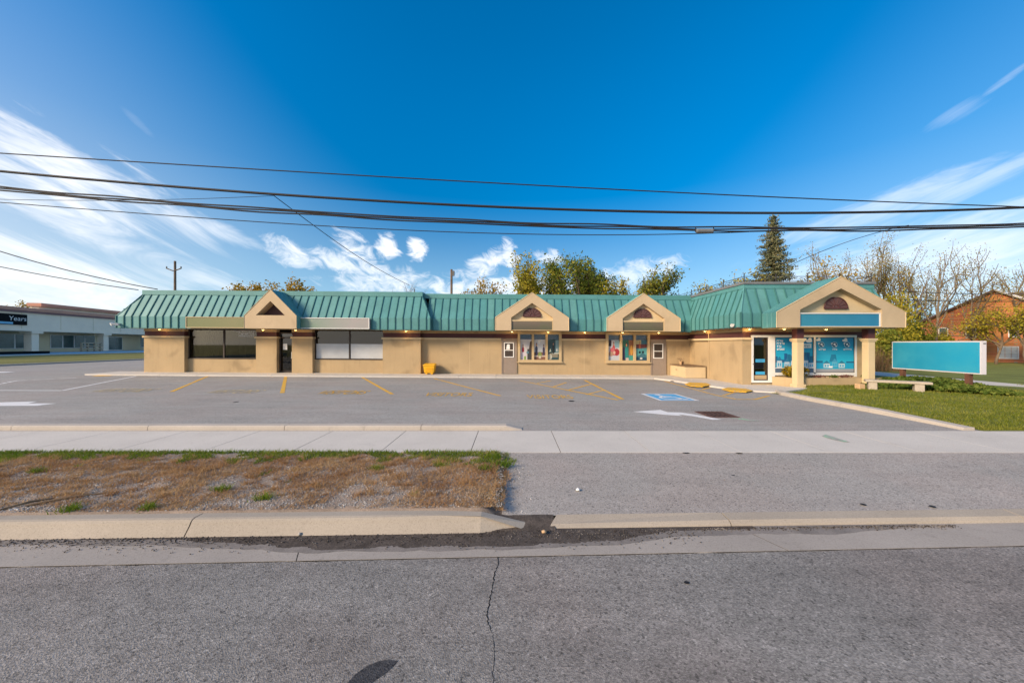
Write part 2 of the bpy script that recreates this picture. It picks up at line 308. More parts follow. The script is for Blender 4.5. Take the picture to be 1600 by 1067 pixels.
# ------------------------------------------------------------------ mesh helpers
def tilt(x, z): return z - 0.0068 * (min(max(x, -26), 12) + 5.86)          # the lot falls gently to the right
def ss(v): v = min(max(v, 0), 1); return v * v * (3 - 2 * v)
def gz(x, y): return -0.0068 * (min(max(x, -26), 12) + 5.86) * ss((y - 8) / 12)
def G(px, py):
    """where a ray through a photo pixel meets the ground"""
    z = 0.0
    for _ in range(6):
        Y = F * (H - z) / (py - CY); X = (px - CX) / F * Y; z = gz(X, Y)
    return X, Y
def AT(px, py, Y): return ((px - CX) / F * Y, Y, H - (py - CY) / F * Y)
class MB:
    def __init__(s): s.v = []; s.f = []; s.c = []
    def add(s, vs, fs):
        o = len(s.v); s.v += [tuple(p) for p in vs]; s.f += [tuple(i + o for i in f) for f in fs]; return s
    def box(s, x0, x1, y0, y1, z0, z1):
        return s.add([(x0, y0, z0), (x1, y0, z0), (x1, y1, z0), (x0, y1, z0), (x0, y0, z1), (x1, y0, z1), (x1, y1, z1), (x0, y1, z1)],
                     [(0, 3, 2, 1), (4, 5, 6, 7), (0, 1, 5, 4), (1, 2, 6, 5), (2, 3, 7, 6), (3, 0, 4, 7)])
    def prism_y(s, poly, y0, y1):
        """polygon of (x, z), counter-clockwise seen from the front (-Y), pushed from y0 to y1"""
        n = len(poly); a = [(x, y0, z) for x, z in poly]; b = [(x, y1, z) for x, z in poly]
        return s.add(a + b, [tuple(range(n)), tuple(reversed(range(n, 2 * n)))] + [(i, i + n, (i + 1) % n + n, (i + 1) % n) for i in range(n)])
    def prism_z(s, poly, z0, z1):
        n = len(poly); zf = (lambda k, x, y: k(x, y) if callable(k) else k)
        a = [(x, y, zf(z1, x, y)) for x, y in poly]; b = [(x, y, zf(z0, x, y)) for x, y in poly]
        return s.add(a + b, [tuple(range(n)), tuple(reversed(range(n, 2 * n)))] + [(i, i + n, (i + 1) % n + n, (i + 1) % n) for i in range(n)])
    def poly(s, pts): return s.add(pts, [tuple(range(len(pts)))])
    def tube(s, pts, r, n=6, cap=True):
        pts = [Vector(p) for p in pts]; rs = r if isinstance(r, (list, tuple)) else [r] * len(pts); o = len(s.v); ref = None
        for i, p in enumerate(pts):
            d = (pts[min(i + 1, len(pts) - 1)] - pts[max(i - 1, 0)]).normalized()
            if ref is None: ref = Vector((0, 0, 1)) if abs(d.z) < 0.9 else Vector((1, 0, 0))
            u = d.cross(ref).normalized(); v = u.cross(d)
            for k in range(n):
                a = 2 * math.pi * k / n; s.v.append(tuple(p + (u * math.cos(a) + v * math.sin(a)) * rs[i]))
        for i in range(len(pts) - 1):
            for k in range(n): s.f.append((o + i * n + k, o + i * n + (k + 1) % n, o + (i + 1) * n + (k + 1) % n, o + (i + 1) * n + k))
        if cap: s.f.append(tuple(o + k for k in reversed(range(n)))); s.f.append(tuple(o + (len(pts) - 1) * n + k for k in range(n)))
        return s
    def lathe(s, cx, cy, prof, n=16):
        o = len(s.v)
        for r, z in prof:
            for k in range(n): a = 2 * math.pi * k / n; s.v.append((cx + r * math.cos(a), cy + r * math.sin(a), z))
        for i in range(len(prof) - 1):
            for k in range(n): s.f.append((o + i * n + k, o + i * n + (k + 1) % n, o + (i + 1) * n + (k + 1) % n, o + (i + 1) * n + k))
        s.f.append(tuple(o + k for k in reversed(range(n)))); s.f.append(tuple(o + (len(prof) - 1) * n + k for k in range(n))); return s
    def build(s, name, mat, parent=None, til=False, smooth=False, bevel=0.0):
        off = Vector(parent_world(parent)) if parent else Vector((0, 0, 0))
        vs = [(x - off.x, y - off.y, (tilt(x, z) if til else z) - off.z) for x, y, z in s.v]
        me = bpy.data.meshes.new(name); me.from_pydata(vs, [], s.f); me.update()
        if smooth: me.polygons.foreach_set('use_smooth', [True] * len(me.polygons))
        o = bpy.data.objects.new(name, me); COL.objects.link(o); me.materials.append(MATS[mat])
        if parent: o.parent = parent
        if bevel:
            b = o.modifiers.new('bevel', 'BEVEL'); b.width = bevel; b.segments = 2; b.limit_method = 'ANGLE'
        return o
def parent_world(o):
    v = Vector((0, 0, 0))
    while o: v += o.location; o = o.parent
    return v
def tag(o, label=None, cat=None, group=None, kind=None):
    for k, v in (('label', label), ('category', cat), ('group', group), ('kind', kind)):
        if v: o[k] = v
    return o
def empty(name, loc, label, cat, group=None):
    o = bpy.data.objects.new(name, None); COL.objects.link(o); o.location = loc; o.empty_display_size = 0.2
    return tag(o, label, cat, group)
def arr(name, V, Fc, mat, parent=None, n=4):
    """mesh from numpy arrays"""
    me = bpy.data.meshes.new(name); off = parent_world(parent) if parent else Vector((0, 0, 0))
    V = np.asarray(V, float) - np.array(off); Fc = np.asarray(Fc, np.int32)
    me.vertices.add(len(V)); me.vertices.foreach_set('co', V.ravel())
    me.loops.add(Fc.size); me.loops.foreach_set('vertex_index', Fc.ravel())
    me.polygons.add(len(Fc)); me.polygons.foreach_set('loop_start', np.arange(len(Fc)) * n)
    try: me.polygons.foreach_set('loop_total', np.full(len(Fc), n))
    except Exception: pass
    me.update(calc_edges=True); me.validate()
    o = bpy.data.objects.new(name, me); COL.objects.link(o); me.materials.append(MATS[mat])
    if parent: o.parent = parent
    return o
def leaves(C, size, flat=0.0, aspect=0.6):
    """one small folded quad for each centre"""
    C = np.asarray(C); n = len(C); a = rng.normal(size=(n, 3)); a[:, 2] *= (1 - flat * 0.7); a /= np.linalg.norm(a, axis=1)[:, None]
    b = rng.normal(size=(n, 3)); b -= (b * a).sum(1)[:, None] * a; b /= np.linalg.norm(b, axis=1)[:, None]
    s = (size * rng.uniform(0.6, 1.4, n))[:, None]
    V = np.stack([C - a * s * 0.5, C + b * s * 0.5 * aspect, C + a * s * 0.5, C - b * s * 0.5 * aspect], 1).reshape(-1, 3)
    return V, np.arange(4 * n).reshape(-1, 4)
def blades(P, hgt, wid, lean=0.5):
    """grass blades: one narrow triangle each"""
    P = np.asarray(P); n = len(P); th = rng.uniform(0, 2 * np.pi, n); h = hgt * rng.uniform(0.45, 1.35, n); l = lean * h * rng.uniform(0.2, 1.3, n); ph = rng.uniform(0, 2 * np.pi, n)
    d = np.stack([np.cos(th), np.sin(th), np.zeros(n)], 1) * (wid * rng.uniform(0.6, 1.4, n))[:, None] * 0.5
    top = P + np.stack([np.cos(ph) * l, np.sin(ph) * l, h], 1)
    return np.stack([P - d, P + d, top], 1).reshape(-1, 3), np.arange(3 * n).reshape(-1, 3)
def pebbles(P, size):
    P = np.asarray(P); n = len(P); s = size * rng.uniform(0.4, 1.5, n)
    off = np.array([[1, 0, 0], [0, 1, 0], [-1, 0, 0], [0, -1, 0], [0, 0, .8], [0, 0, -.6]], float)
    th = rng.uniform(0, 6.28, n); c, si = np.cos(th), np.sin(th); st = rng.uniform(0.6, 1.0, (n, 3))
    o = off[None] * st[:, None] * s[:, None, None]
    V = np.empty((n, 6, 3)); V[..., 0] = o[..., 0] * c[:, None] - o[..., 1] * si[:, None]; V[..., 1] = o[..., 0] * si[:, None] + o[..., 1] * c[:, None]; V[..., 2] = o[..., 2]
    V += P[:, None]
    f = np.array([[0, 1, 4], [1, 2, 4], [2, 3, 4], [3, 0, 4], [1, 0, 5], [2, 1, 5], [3, 2, 5], [0, 3, 5]])
    return V.reshape(-1, 3), (f[None] + 6 * np.arange(n)[:, None, None]).reshape(-1, 3)
def text_mb(txt, size_x, size_y, place):
    """lettering as flat geometry; place maps (u, v) in 0..size to a 3D point"""
    cu = bpy.data.curves.new('lettering', 'FONT'); cu.body = txt; cu.size = 1.0
    ob = bpy.data.objects.new('lettering', cu); COL.objects.link(ob); dg = bpy.context.evaluated_depsgraph_get()
    me = ob.evaluated_get(dg).to_mesh(); vs = [v.co.copy() for v in me.vertices]; fs = [tuple(p.vertices) for p in me.polygons]
    ob.evaluated_get(dg).to_mesh_clear(); bpy.data.objects.remove(ob); bpy.data.curves.remove(cu)
    xs = [v.x for v in vs]; ys = [v.y for v in vs]; x0, x1, y0, y1 = min(xs), max(xs), min(ys), max(ys)
    return MB().add([place((v.x - x0) / (x1 - x0) * size_x, (v.y - y0) / (y1 - y0) * size_y) for v in vs], fs)
def struct(o): o['kind'] = 'structure'; return o

# ------------------------------------------------------------------ ground and paving
g = MB().poly([(-900, -600, -0.42), (900, -600, -0.42), (900, 2500, -0.42), (-900, 2500, -0.42)]); struct(g.build('ground', 'lawnfar'))
road = struct(MB().poly([(-150, -12, -0.155), (150, -12, -0.155), (150, 4.0 + 2, -0.155), (-150, 4.0 - 2, -0.155)]).build('road', 'road'))
def kb(x): return 4.13 + 0.026 * x                # back of the street kerb
def pf(x): return 3.465 + 0.035 * x               # road edge of the gutter pan
# parking lot sheet
nx, ny = 90, 90; V = []; Fq = []
for j in range(ny + 1):
    for i in range(nx + 1):
        x = -40.4 + (50.7) * i / nx; y = 7.82 + (60 - 7.82) * (j / ny) ** 1.6; V.append((x, y, gz(x, y)))
for j in range(ny):
    for i in range(nx): a = j * (nx + 1) + i; Fq.append((a, a + 1, a + nx + 2, a + nx + 1))
lot = struct(MB().add(V, Fq).build('parking_lot', 'lot', smooth=True))
# sidewalk: one slab after another over a dark bed
walk = struct(MB().box(-26, 26, 6.30, 7.80, -0.30, -0.004).build('sidewalk', 'joint'))
k = -16
while k < 16:
    x0 = -0.73 + 1.585 * k; e = 0.0065 if k < 2 else 0.003
    o = MB().add([(x0 + e, 6.27, -0.2), (x0 + 1.585 - e, 6.27, -0.2), (x0 + 1.585 - e, 7.815, -0.2), (x0 + e, 7.815, -0.2),
                  (x0 + e, 6.27, random.uniform(-.001, .001)), (x0 + 1.585 - e, 6.27, random.uniform(-.001, .001)), (x0 + 1.585 - e, 7.815, random.uniform(0, .002)), (x0 + e, 7.815, random.uniform(0, .002))],
                 [(4, 5, 6, 7), (0, 1, 5, 4), (1, 2, 6, 5), (2, 3, 7, 6), (3, 0, 4, 7)]).build('slab', 'walk', walk); k += 1
# asphalt apron of the driveway
V = []; Fq = []; n = 30
for i in range(n + 1):
    x = -0.12 + 26 * i / n
    for q, (yy, z) in enumerate(((6.285, -0.004), (5.4, -0.045), (kb(x) + 0.02, -0.092))): V.append((x + (0.05 if q == 0 and i == 0 else 0), yy, z))
for i in range(n):
    for q in range(2): a = i * 3 + q; Fq.append((a, a + 1, a + 4, a + 3))
apron = struct(MB().add(V, [f[::-1] for f in Fq]).build('driveway', 'apron'))
# street kerb, left of the driveway
kerb = struct(MB().box(-26, -0.1, 3.3, 3.35, -0.5, -0.45).build('street_kerb', 'joint'))
def kerb_piece(x0, x1, end=False):
    prof = [(0, -0.3), (0, 0.0), (-0.12, 0.002), (-0.150, -0.006), (-0.170, -0.026), (-0.185, -0.055), (-0.26, -0.152), (-0.26, -0.3)]
    xs = np.linspace(x0, x1, 9); V = []; n = len(prof); rnd = random.Random(int(x0 * 100))
    for i, x in enumerate(xs):
        d = 0.0
        if end: d = 0.135 * ss((x - (x1 - 0.50)) / 0.5)
        for q, (a, z) in enumerate(prof):
            jz = rnd.uniform(-.002, .002); sh = (0.07 if end and i > 5 else 0) * (i - 5) / 3
            V.append((x + (0.12 if end and i == 8 and a > -0.1 else 0), kb(x) + a * (1 - 0.5 * sh) - sh * (1 if a > -0.13 else 0), min(z, z - d) if z > -0.28 and z > -0.15 else z + jz))
    fs = [(i * n + q, i * n + q + 1, (i + 1) * n + q + 1, (i + 1) * n + q) for i in range(8) for q in range(n - 1)] + [tuple(range(n)), tuple(reversed(range(8 * n, 9 * n)))]
    return MB().add(V, [f[::-1] for f in fs]).build('kerb_stone', 'kerb', kerb)
for x0, x1, e in ((-16.5, -13.51, 0), (-13.49, -10.01, 0), (-9.99, -6.61, 0), (-6.59, -3.475, 0), (-3.46, 0.10, 1)): kerb_piece(x0, x1, bool(e))
dk = struct(MB().box(0.6, 26, 4.3, 4.33, -0.5, -0.45).build('dropped_kerb', 'joint'))
for x0, x1 in ((0.42, 2.46), (2.472, 5.9), (5.912, 9.3), (9.312, 13), (13.02, 17)):
    V = []
    for x in (x0, x1):
        b = kb(x) + 0.03
        k_ = .10 if x == 0.42 else 0.0
        V += [(x + k_, b, -0.3), (x + k_, b, -0.086), (x + k_ * .2, b - 0.15, -0.098 - k_ * .2), (x, b - 0.19, -0.125 - k_ * .15), (x - k_ * .3, b - 0.205, -0.155), (x - k_ * .3, b - 0.205, -0.3)]
    MB().add(V, [(q + 6, q + 7, q + 1, q) for q in range(5)] + [(0, 1, 2, 3, 4, 5), (11, 10, 9, 8, 7, 6)]).build('kerb_stone', 'kerb', dk)
gut = struct(MB().box(-26, 26, 3.0, 3.03, -0.5, -0.46).build('gutter', 'joint'))
xs = [-17, -13.0, -9.3, -5.4, -2.16, 2.62, 6.1, 9.5, 13.0, 17]
for a, b in zip(xs[:-1], xs[1:]):
    a += 0.006; b -= 0.006; s = 0.12
    MB().prism_z([(a + s, pf(a)), (b + s, pf(b)), (b - s, kb(b) - 0.14), (a - s, kb(a) - 0.14)], -0.3, -0.149).build('pan_slab', 'pan', gut)
    MB().prism_z([(b - .002 + s, pf(b) + .005), (b + .014 + s, pf(b) + .005), (b + .014 - s, kb(b) - .15), (b - .002 - s, kb(b) - .15)], -.3, -.1505).build('joint', 'joint', gut)
# verge of dirt between the kerb and the sidewalk
V = []; Fq = []; nx, ny = 130, 20
for j in range(ny + 1):
    for i in range(nx + 1):
        f = (j - 1) / (ny - 1); fx = i / nx; xe = 0.02 + 0.09 * mnoise.noise((0, f * 5, 2)) + 0.04 * mnoise.noise((3, f * 17, 2)) - 0.10 * (1 - max(f, 0))
        x = -17 + (17.0 + xe) * (1 - (1 - fx) ** 1.4); y0 = kb(x) - 0.005; y = y0 + (6.28 - y0) * max(f, 0)
        z = 0.012 + 0.05 * (mnoise.noise((x * 1.6, y * 1.6, 3))) * math.sin(math.pi * max(f, 0)) - 0.02 * (j == ny)
        za = -.006 - (6.285 - y) * .043
        z = z * (1 - ss((x - xe + .28) / .26)) + (za - .006) * ss((x - xe + .28) / .26)
        if j == 0: y -= 0.13; z = -0.2
        V.append((x, y, z))
for j in range(ny):
    for i in range(nx): a = j * (nx + 1) + i; Fq.append((a, a + 1, a + nx + 2, a + nx + 1))
VERGE_Z = lambda x, y: 0.012 + 0.05 * mnoise.noise((x * 1.6, y * 1.6, 3)) * math.sin(math.pi * min(max((y - kb(x)) / (6.28 - kb(x)), 0), 1))
struct(MB().add(V, Fq).build('dirt_verge', 'verge', smooth=True))
V = []; n = 14
for i in range(n + 1):
    x = -0.62 + 1.1 * i / n; h_ = -0.016 * (1 - ss((x + .5) / .5)) - 0.098 * ss((x + .5) / .5) + .012 * mnoise.noise((x * 6, 1, 1))
    V += [(x, kb(x) + .10 + .03 * mnoise.noise((x * 9, 3, 1)), min(h_ - .004, -.092) if x > -.05 else h_ - .03), (x, kb(x) + .03, max(h_ + .006, -.088)), (x, kb(x) - .06, h_ - .016), (x, kb(x) - .22, -.1435)]
tag(MB().add(V, [(4 * i + q, 4 * i + q + 1, 4 * i + q + 5, 4 * i + q + 4) for i in range(n) for q in range(3)]).build('washed_dirt', 'soil', smooth=True), 'dark washed-out dirt filling the break at the kerb end', 'dirt', kind='stuff')
# low kerb between lot and sidewalk
lk = struct(MB().box(-26, -0.3, 7.95, 8.0, -0.3, -0.02).build('lot_kerb', 'joint'))
xx = -26.0
while xx < -0.1:
    x1 = min(xx + 3.0, 0.12); V = []
    for x in (xx + 0.006, x1 - 0.25 if x1 > 0 else x1 - 0.006) + ((x1 + 0.1,) if x1 > 0 else ()):
        d = 0.085 if x > 0.1 else 0.0
        V += [(x, 7.865, -0.1), (x, 7.87, 0.075 - d), (x, 7.90, 0.10 - d), (x, 8.10, 0.10 - d), (x, 8.13, 0.07 - d), (x, 8.13, -0.1)]
    ns = len(V) // 6
    MB().add(V, [(s * 6 + q, s * 6 + q + 1, s * 6 + q + 7, s * 6 + q + 6)[::-1] for s in range(ns - 1) for q in range(5)] + [tuple(range(6)), tuple(reversed(range(6 * ns - 6, 6 * ns)))]).build('kerb_stone', 'lotkerb', lk)
    xx += 3.0
# concrete walk along the shop fronts
pw = struct(MB().prism_z([(-23.6, 20.3), (8.0, 20.3), (9.6, 15.2), (12.2, 15.2), (12.2, 16.7), (10.7, 16.7), (10.7, 21.8), (-23.6, 21.8)], -0.4, lambda x, y: gz(x, y) + 0.03).build('shop_walk', 'joint'))
xx = -24.0
while xx < 7.9:
    x1 = min(xx + 2.1, 7.95)
    MB().prism_z([(xx + .005, 20.12), (x1 - .005, 20.12), (x1 - .005, 21.95), (xx + .005, 21.95)], -0.4, lambda x, y: gz(x, y) + 0.085).build('slab', 'walk', pw, bevel=0.012); xx += 2.1
wz = lambda x, y: gz(x, y) + 0.085 - 0.035 * ss((17.5 - y) / 3)
for po in ([(7.955, 20.1), (8.45, 18.9), (10.79, 18.9), (10.79, 21.95), (7.955, 21.95)], [(8.455, 18.89), (8.9, 16.81), (10.79, 16.81), (10.79, 18.89)],
           [(8.905, 16.8), (9.5, 14.85), (10.45, 14.2), (10.79, 14.35), (10.79, 16.8)], [(10.80, 14.36), (12.95, 15.6), (12.3, 16.1), (12.15, 16.79), (10.80, 16.79)]):
    MB().prism_z(po, -0.4, wz).build('slab', 'walk', pw, bevel=0.012)
# the corner lawn and its kerb
def lz(x, y): return gz(x, y) * 0.6 + (0.05 + 0.05 * ss((x - 10.4) / 1.5)) * ss((y - 7.7) / 1.2) * (1 - ss((y - 13.2) / 1.2) * ss((13.6 - x) / 1.6)) + 0.004 - 0.06 * ss((y - 13.4) / 1.0) * ss((13.4 - x) / 1.2)
V = []; Fq = []; nx, ny = 60, 60
xs = [10.25 + 170 * (i / nx) ** 2.2 for i in range(nx + 1)]; ys = [7.79 + 150 * (j / ny) ** 2.2 for j in range(ny + 1)]
for y in ys:
    for x in xs: V.append((x, y, lz(x, y) + 0.02 * mnoise.noise((x * .7, y * .7, 1))))
for j in range(ny):
    for i in range(nx):
        a = j * (nx + 1) + i
        if not (xs[i + 1] < 12.2 and ys[j] > 14.9 and ys[j + 1] < 40): Fq.append((a, a + 1, a + nx + 2, a + nx + 1))
lawn = struct(MB().add(V, Fq).build('lawn', 'lawn', smooth=True))
ck = struct(MB().box(10.1, 10.15, 8.0, 14.2, -0.4, -0.3).build('lawn_kerb', 'joint'))
pts = [(10.03, 7.86), (10.06, 10.0), (10.12, 12.2), (10.32, 13.6), (10.62, 14.3)]
for (xa, ya), (xb, yb) in zip(pts[:-1], pts[1:]):
    V = []
    for x, y, dd in ((xa, ya + .004, 0.06 if ya < 8 else 0), (xb, yb - .004, 0)):
        V += [(x - 0.13, y, -0.2), (x - 0.12, y, gz(x, y) + 0.095 - dd), (x - 0.09, y, gz(x, y) + 0.12 - dd), (x + 0.12, y, gz(x, y) + 0.125 - dd), (x + 0.14, y, -0.2)]
    MB().add(V, [(q, q + 1, q + 6, q + 5)[::-1] for q in range(4)] + [(0, 1, 2, 3, 4), (9, 8, 7, 6, 5)]).build('kerb_stone', 'lotkerb', ck)
# concrete path beyond the corner lawn and the lawn across it
side_path = struct(MB().prism_z([(19.3, 7.9), (22.3, 7.9), (24.0, 24.0), (21.8, 24.0)], -0.3, lambda x, y: lz(x, y) + 0.03).build('side_path', 'walk'))
# ground across the left side road: kerb, grass bank, painted lot
bank = struct(MB().add([(-40.3, -20, -0.3), (-40.3, 160, -0.3), (-40.3, -20, 0.26), (-40.3, 160, 0.26), (-58.5, -20, 0.46), (-58.5, 160, 0.46), (-140, -20, 0.6), (-140, 160, 0.6)],
    [(0, 1, 3, 2)[::-1], (2, 3, 5, 4)[::-1], (4, 5, 7, 6)[::-1]]).build('grass_bank', 'lawnfar'))
struct(MB().box(-40.4, -40.05, -20, 160, -0.3, 0.275).build('far_kerb', 'lotkerb'))
struct(MB().prism_z([(-72.2, -20), (-58.4, -20), (-58.4, 160), (-72.2 - 30, 160)], 0.3, 0.60).build('mall_lot', 'walk'))

struct(MB().prism_z([(-63.2, -20), (-58.6, -20), (-58.6, 160), (-63.2, 160)], 0.4, 0.612).build('blue_strip', 'bluelot'))
# ------------------------------------------------------------------ paint on the lot
def ribbon(p, q, wd, mat, name='parking_line', par=lot, lift=0.005):
    p, q = Vector((*p, 0)), Vector((*q, 0)); d = (q - p).normalized(); nrm = Vector((-d.y, d.x, 0)) * wd / 2; V = []; n = 6
    for i in range(n + 1):
        c = p.lerp(q, i / n)
        for s_ in (-1, 1): a = c + nrm * s_; V.append((a.x, a.y, gz(a.x, a.y) + lift))
    return MB().add(V, [(2 * i, 2 * i + 2, 2 * i + 3, 2 * i + 1)[::-1] for i in range(n)]).build(name, mat, par)
def flat(pix, mat, name, par=lot, lift=0.005, z=None):
    P = [G(*q) for q in pix]; return MB().poly([(x, y, (gz(x, y) if z is None else z) + lift) for x, y in P]).build(name, mat, par)
for a, b, wd, mt in (((325, 587.8), (268, 612), .13, 'yellow'), ((446.5, 588.5), (441, 614), .15, 'yellow'), ((566, 589.5), (613, 616), .14, 'yellow'), ((678, 591.2), (782, 618.5), .12, 'yellow'),
                 ((812, 594.5), (966, 625), .12, 'yellow'), ((913.5, 593.8), (973, 624), .13, 'yellow'), ((839, 598.7), (862, 594.7), .11, 'yellow'), ((863, 605), (885, 597.5), .11, 'yellow'),
                 ((886, 610), (924, 600), .11, 'yellow'), ((916.6, 616.6), (945, 609), .11, 'yellow'), ((1038, 595.5), (1119, 617.5), .10, 'yellow'), ((1119, 617.5), (1151, 624), .10, 'yellow'),
                 ((1151, 624), (1180, 624), .10, 'yellow'), ((1180, 624), (1203, 618), .10, 'yellow'), ((1096, 609), (1110, 605.5), .10, 'yellow'), ((1130, 618), (1150, 612), .10, 'yellow')):
    ribbon(G(*a), G(*b), wd, mt)
for (a, b, c, d) in ((132, 219, 609.5, 0), (315, 393, 611.5, 0), (490, 566, 613.0, 1), (660, 736, 616.2, 1), (824, 897, 620.0, 1)):
    X0, Y0 = G(a, c + 2.8); X1, _ = G(b, c + 2.8); _, Y1 = G(a, c - 2.6)
    text_mb('VISITORS', X1 - X0, Y1 - Y0, lambda u, v, X0=X0, Y0=Y0: (X0 + u, Y0 + v, gz(X0 + u, Y0 + v) + 0.009)).build('painted_word', 'yellow' if d else 'yellowfaint', lot)
for a, b in (((-120, 609.5), (97, 610.3)), ((97, 610.3), (213, 587.8)), ((-20, 604), (26, 594.8)), ((26, 594.8), (120, 590.3))): ribbon(G(*a), G(*b), 0.13, 'white', 'white_line')
for i in range(9):
    y = 591.5 + 1.95 * i; xl = 40 - (y - 591) * 6.5; xr = 190 - (y - 591) * 5.0
    ribbon(G(max(xl, -60), y + 0.4), G(xr, y), 0.11, 'whitefaint', 'hatch_line')
flat([(142, 588.2), (160, 585.2), (185, 584.6), (172, 587.4)], 'yellow', 'yellow_patch')
flat([(-30, 630), (-30, 634.5), (58, 634), (88, 630.2), (44, 630.4), (58, 627.3), (10, 628.4)], 'white', 'painted_arrow')
flat([(-30, 580.6), (-30, 582.6), (10, 582.2), (24, 581)], 'white', 'painted_arrow')
flat([(989, 643.3), (1040, 648.3), (1066, 649.9), (1060, 647.5), (1084, 650.6), (1113, 656), (1128, 655.6), (1110, 652.2), (1084, 647.4), (1064, 644.6), (1043, 644.0), (1032, 640.4)], 'white', 'painted_arrow')
flat([(1284, 681.5), (1290, 679), (1300, 682), (1328, 691), (1318, 690.5), (1296, 685.5)], 'green', 'sprayed_mark', walk, 0.007, 0)
flat([(1136, 652.2), (1160, 654), (1190, 657.5), (1175, 658)], 'green', 'sprayed_mark')
# accessible parking pad
px0, px1, py0, py1 = 4.97, 6.31, 12.05, 13.85
pad = MB().poly([(x, y, gz(x, y) + 0.005) for x, y in ((px0, py0), (px1, py0), (px1, py1), (px0, py1))]).build('accessible_pad', 'padblue', lot)
def pline(pl, wd, nm):
    V = []; Fq = []
    for (a, b) in zip(pl[:-1], pl[1:]):
        p, q = Vector((*a, 0)), Vector((*b, 0)); d = (q - p).normalized(); nn = Vector((-d.y, d.x, 0)) * wd / 2; o = len(V)
        for c in (p - d * wd * .3 - nn, q + d * wd * .3 - nn, q + d * wd * .3 + nn, p - d * wd * .3 + nn): V.append((c.x, c.y, gz(c.x, c.y) + 0.009 + 0.0004 * len(Fq)))
        Fq.append((o, o + 1, o + 2, o + 3))
    return MB().add(V, Fq).build(nm, 'white', pad)
b = 0.05; pline([(px0 + b, py0 + b), (px1 - b, py0 + b), (px1 - b, py1 - b), (px0 + b, py1 - b), (px0 + b, py0 + b)], 0.1, 'border')
cx_, cy_ = 5.62, 12.70
arc = [(cx_ + 0.34 * math.cos(R(a)), cy_ + 0.36 * math.sin(R(a))) for a in range(120, 345, 15)]
pline(arc, 0.10, 'symbol'); pline([(cx_ - 0.12, 13.38), (cx_ - 0.10, 12.88), (cx_ + 0.22, 12.86), (cx_ + 0.36, 12.42), (cx_ + 0.48, 12.46)], 0.11, 'symbol'); pline([(cx_ - 0.1, 13.12), (cx_ + 0.18, 13.10)], 0.09, 'symbol')
MB().poly([(cx_ - 0.13 + 0.10 * math.cos(a), 13.55 + 0.11 * math.sin(a), gz(cx_, 13.5) + 0.009) for a in np.linspace(0, 2 * math.pi, 13)[:-1]]).build('symbol', 'white', pad)
# yellow ramp plates on the walk
for pp in ([(1070, 599.5), (1078, 596.7), (1104, 597.8), (1111, 600.6), (1098, 603.2), (1080, 602.4)], [(1128, 606.5), (1138, 604.3), (1166, 606.2), (1176, 609.2), (1166, 611.4), (1140, 610)]):
    P = [((x - CX) / F * Y, Y) for x, Y in ((px, F * (H - 0.02) / (py - CY)) for px, py in pp)]
    MB().prism_z([(x, y) for x, y in P], lambda x, y: wz(x, y) - 0.02, lambda x, y: wz(x, y) + 0.012).build('ramp_plate', 'yellow', pw)

# ------------------------------------------------------------------ the shop building
BLD = empty('shop_building', (-6, 21.9, 0.1), 'long single storey tan shop building with teal metal mansard roof and gables', 'building')
YP, YB, YD = 21.6, 21.85, 21.9
S = 'til'
def P_(name, mb, mat, par=BLD, til=True, **k): return mb.build(name, mat, par, til, **k)
# shell walls
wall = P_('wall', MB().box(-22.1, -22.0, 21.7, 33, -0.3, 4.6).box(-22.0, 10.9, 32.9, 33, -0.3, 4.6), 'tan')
ZB0, ZB1, ZC0 = 2.27, 2.545, 2.16
for x0, x1 in ((-22.18, -19.75), (-15.43, -14.19), (-13.27, -12.03), (-7.79, -5.51)):
    p = P_('pilaster', MB().box(x0, x1, YP, YD + 0.1, -0.3, ZC0), 'tan')
    P_('cap', MB().box(x0 - 0.06, x1 + 0.06, YP - 0.06, YD, ZC0, ZB0), 'tanlight', p)
    P_('band', MB().box(x0 + 0.02, x1 - 0.02, YP + 0.02, YD, ZB0, ZB1), 'maroon', p)
    P_('frieze', MB().box(x0, x1, YP, YD, ZB1, 2.70), 'tan', p)
for x0, x1 in ((-19.75, -15.43), (-12.03, -7.79)):
    P_('window_apron', MB().box(x0, x1, YB, YB + 0.2, -0.3, 0.90), 'tan')
P_('wall', MB().box(-5.51, 0.35, YD, YD + 0.25, -0.3, ZC0).box(0.35, 3.02, YD, YD + 0.25, -0.3, 0.80).box(3.02, 5.72, YD, YD + 0.25, -0.3, ZC0)
   .box(5.72, 8.40, YD, YD + 0.25, -0.3, 0.80).box(8.40, 10.95, YD, YD + 0.25, -0.3, ZC0), 'tan')
for x0, x1 in ((-5.51, -0.66), (3.02, 5.72), (9.41, 10.92)): P_('cap', MB().box(x0, x1, YD - 0.05, YD + 0.1, ZC0, ZB0), 'tanlight')
for x0, x1 in ((-5.51, 0.35), (3.02, 5.72), (8.40, 10.92)):
    P_('band', MB().box(x0, x1, YD + 0.02, YD + 0.15, ZB0, ZB1), 'maroon'); P_('frieze', MB().box(x0, x1, YD, YD + 0.2, ZB1, 2.70), 'tan')
for x0, x1 in ((-0.66, 0.35), (8.40, 9.41)): P_('band', MB().box(x0, x1, YD + 0.025, YD + 0.1, ZC0 + .003, ZB0 + .003), 'taupe')
for x in (-2.6, 4.4): P_('control_joint', MB().box(x, x + 0.015, YD - 0.004, YD, 0, ZC0), 'tanlight')
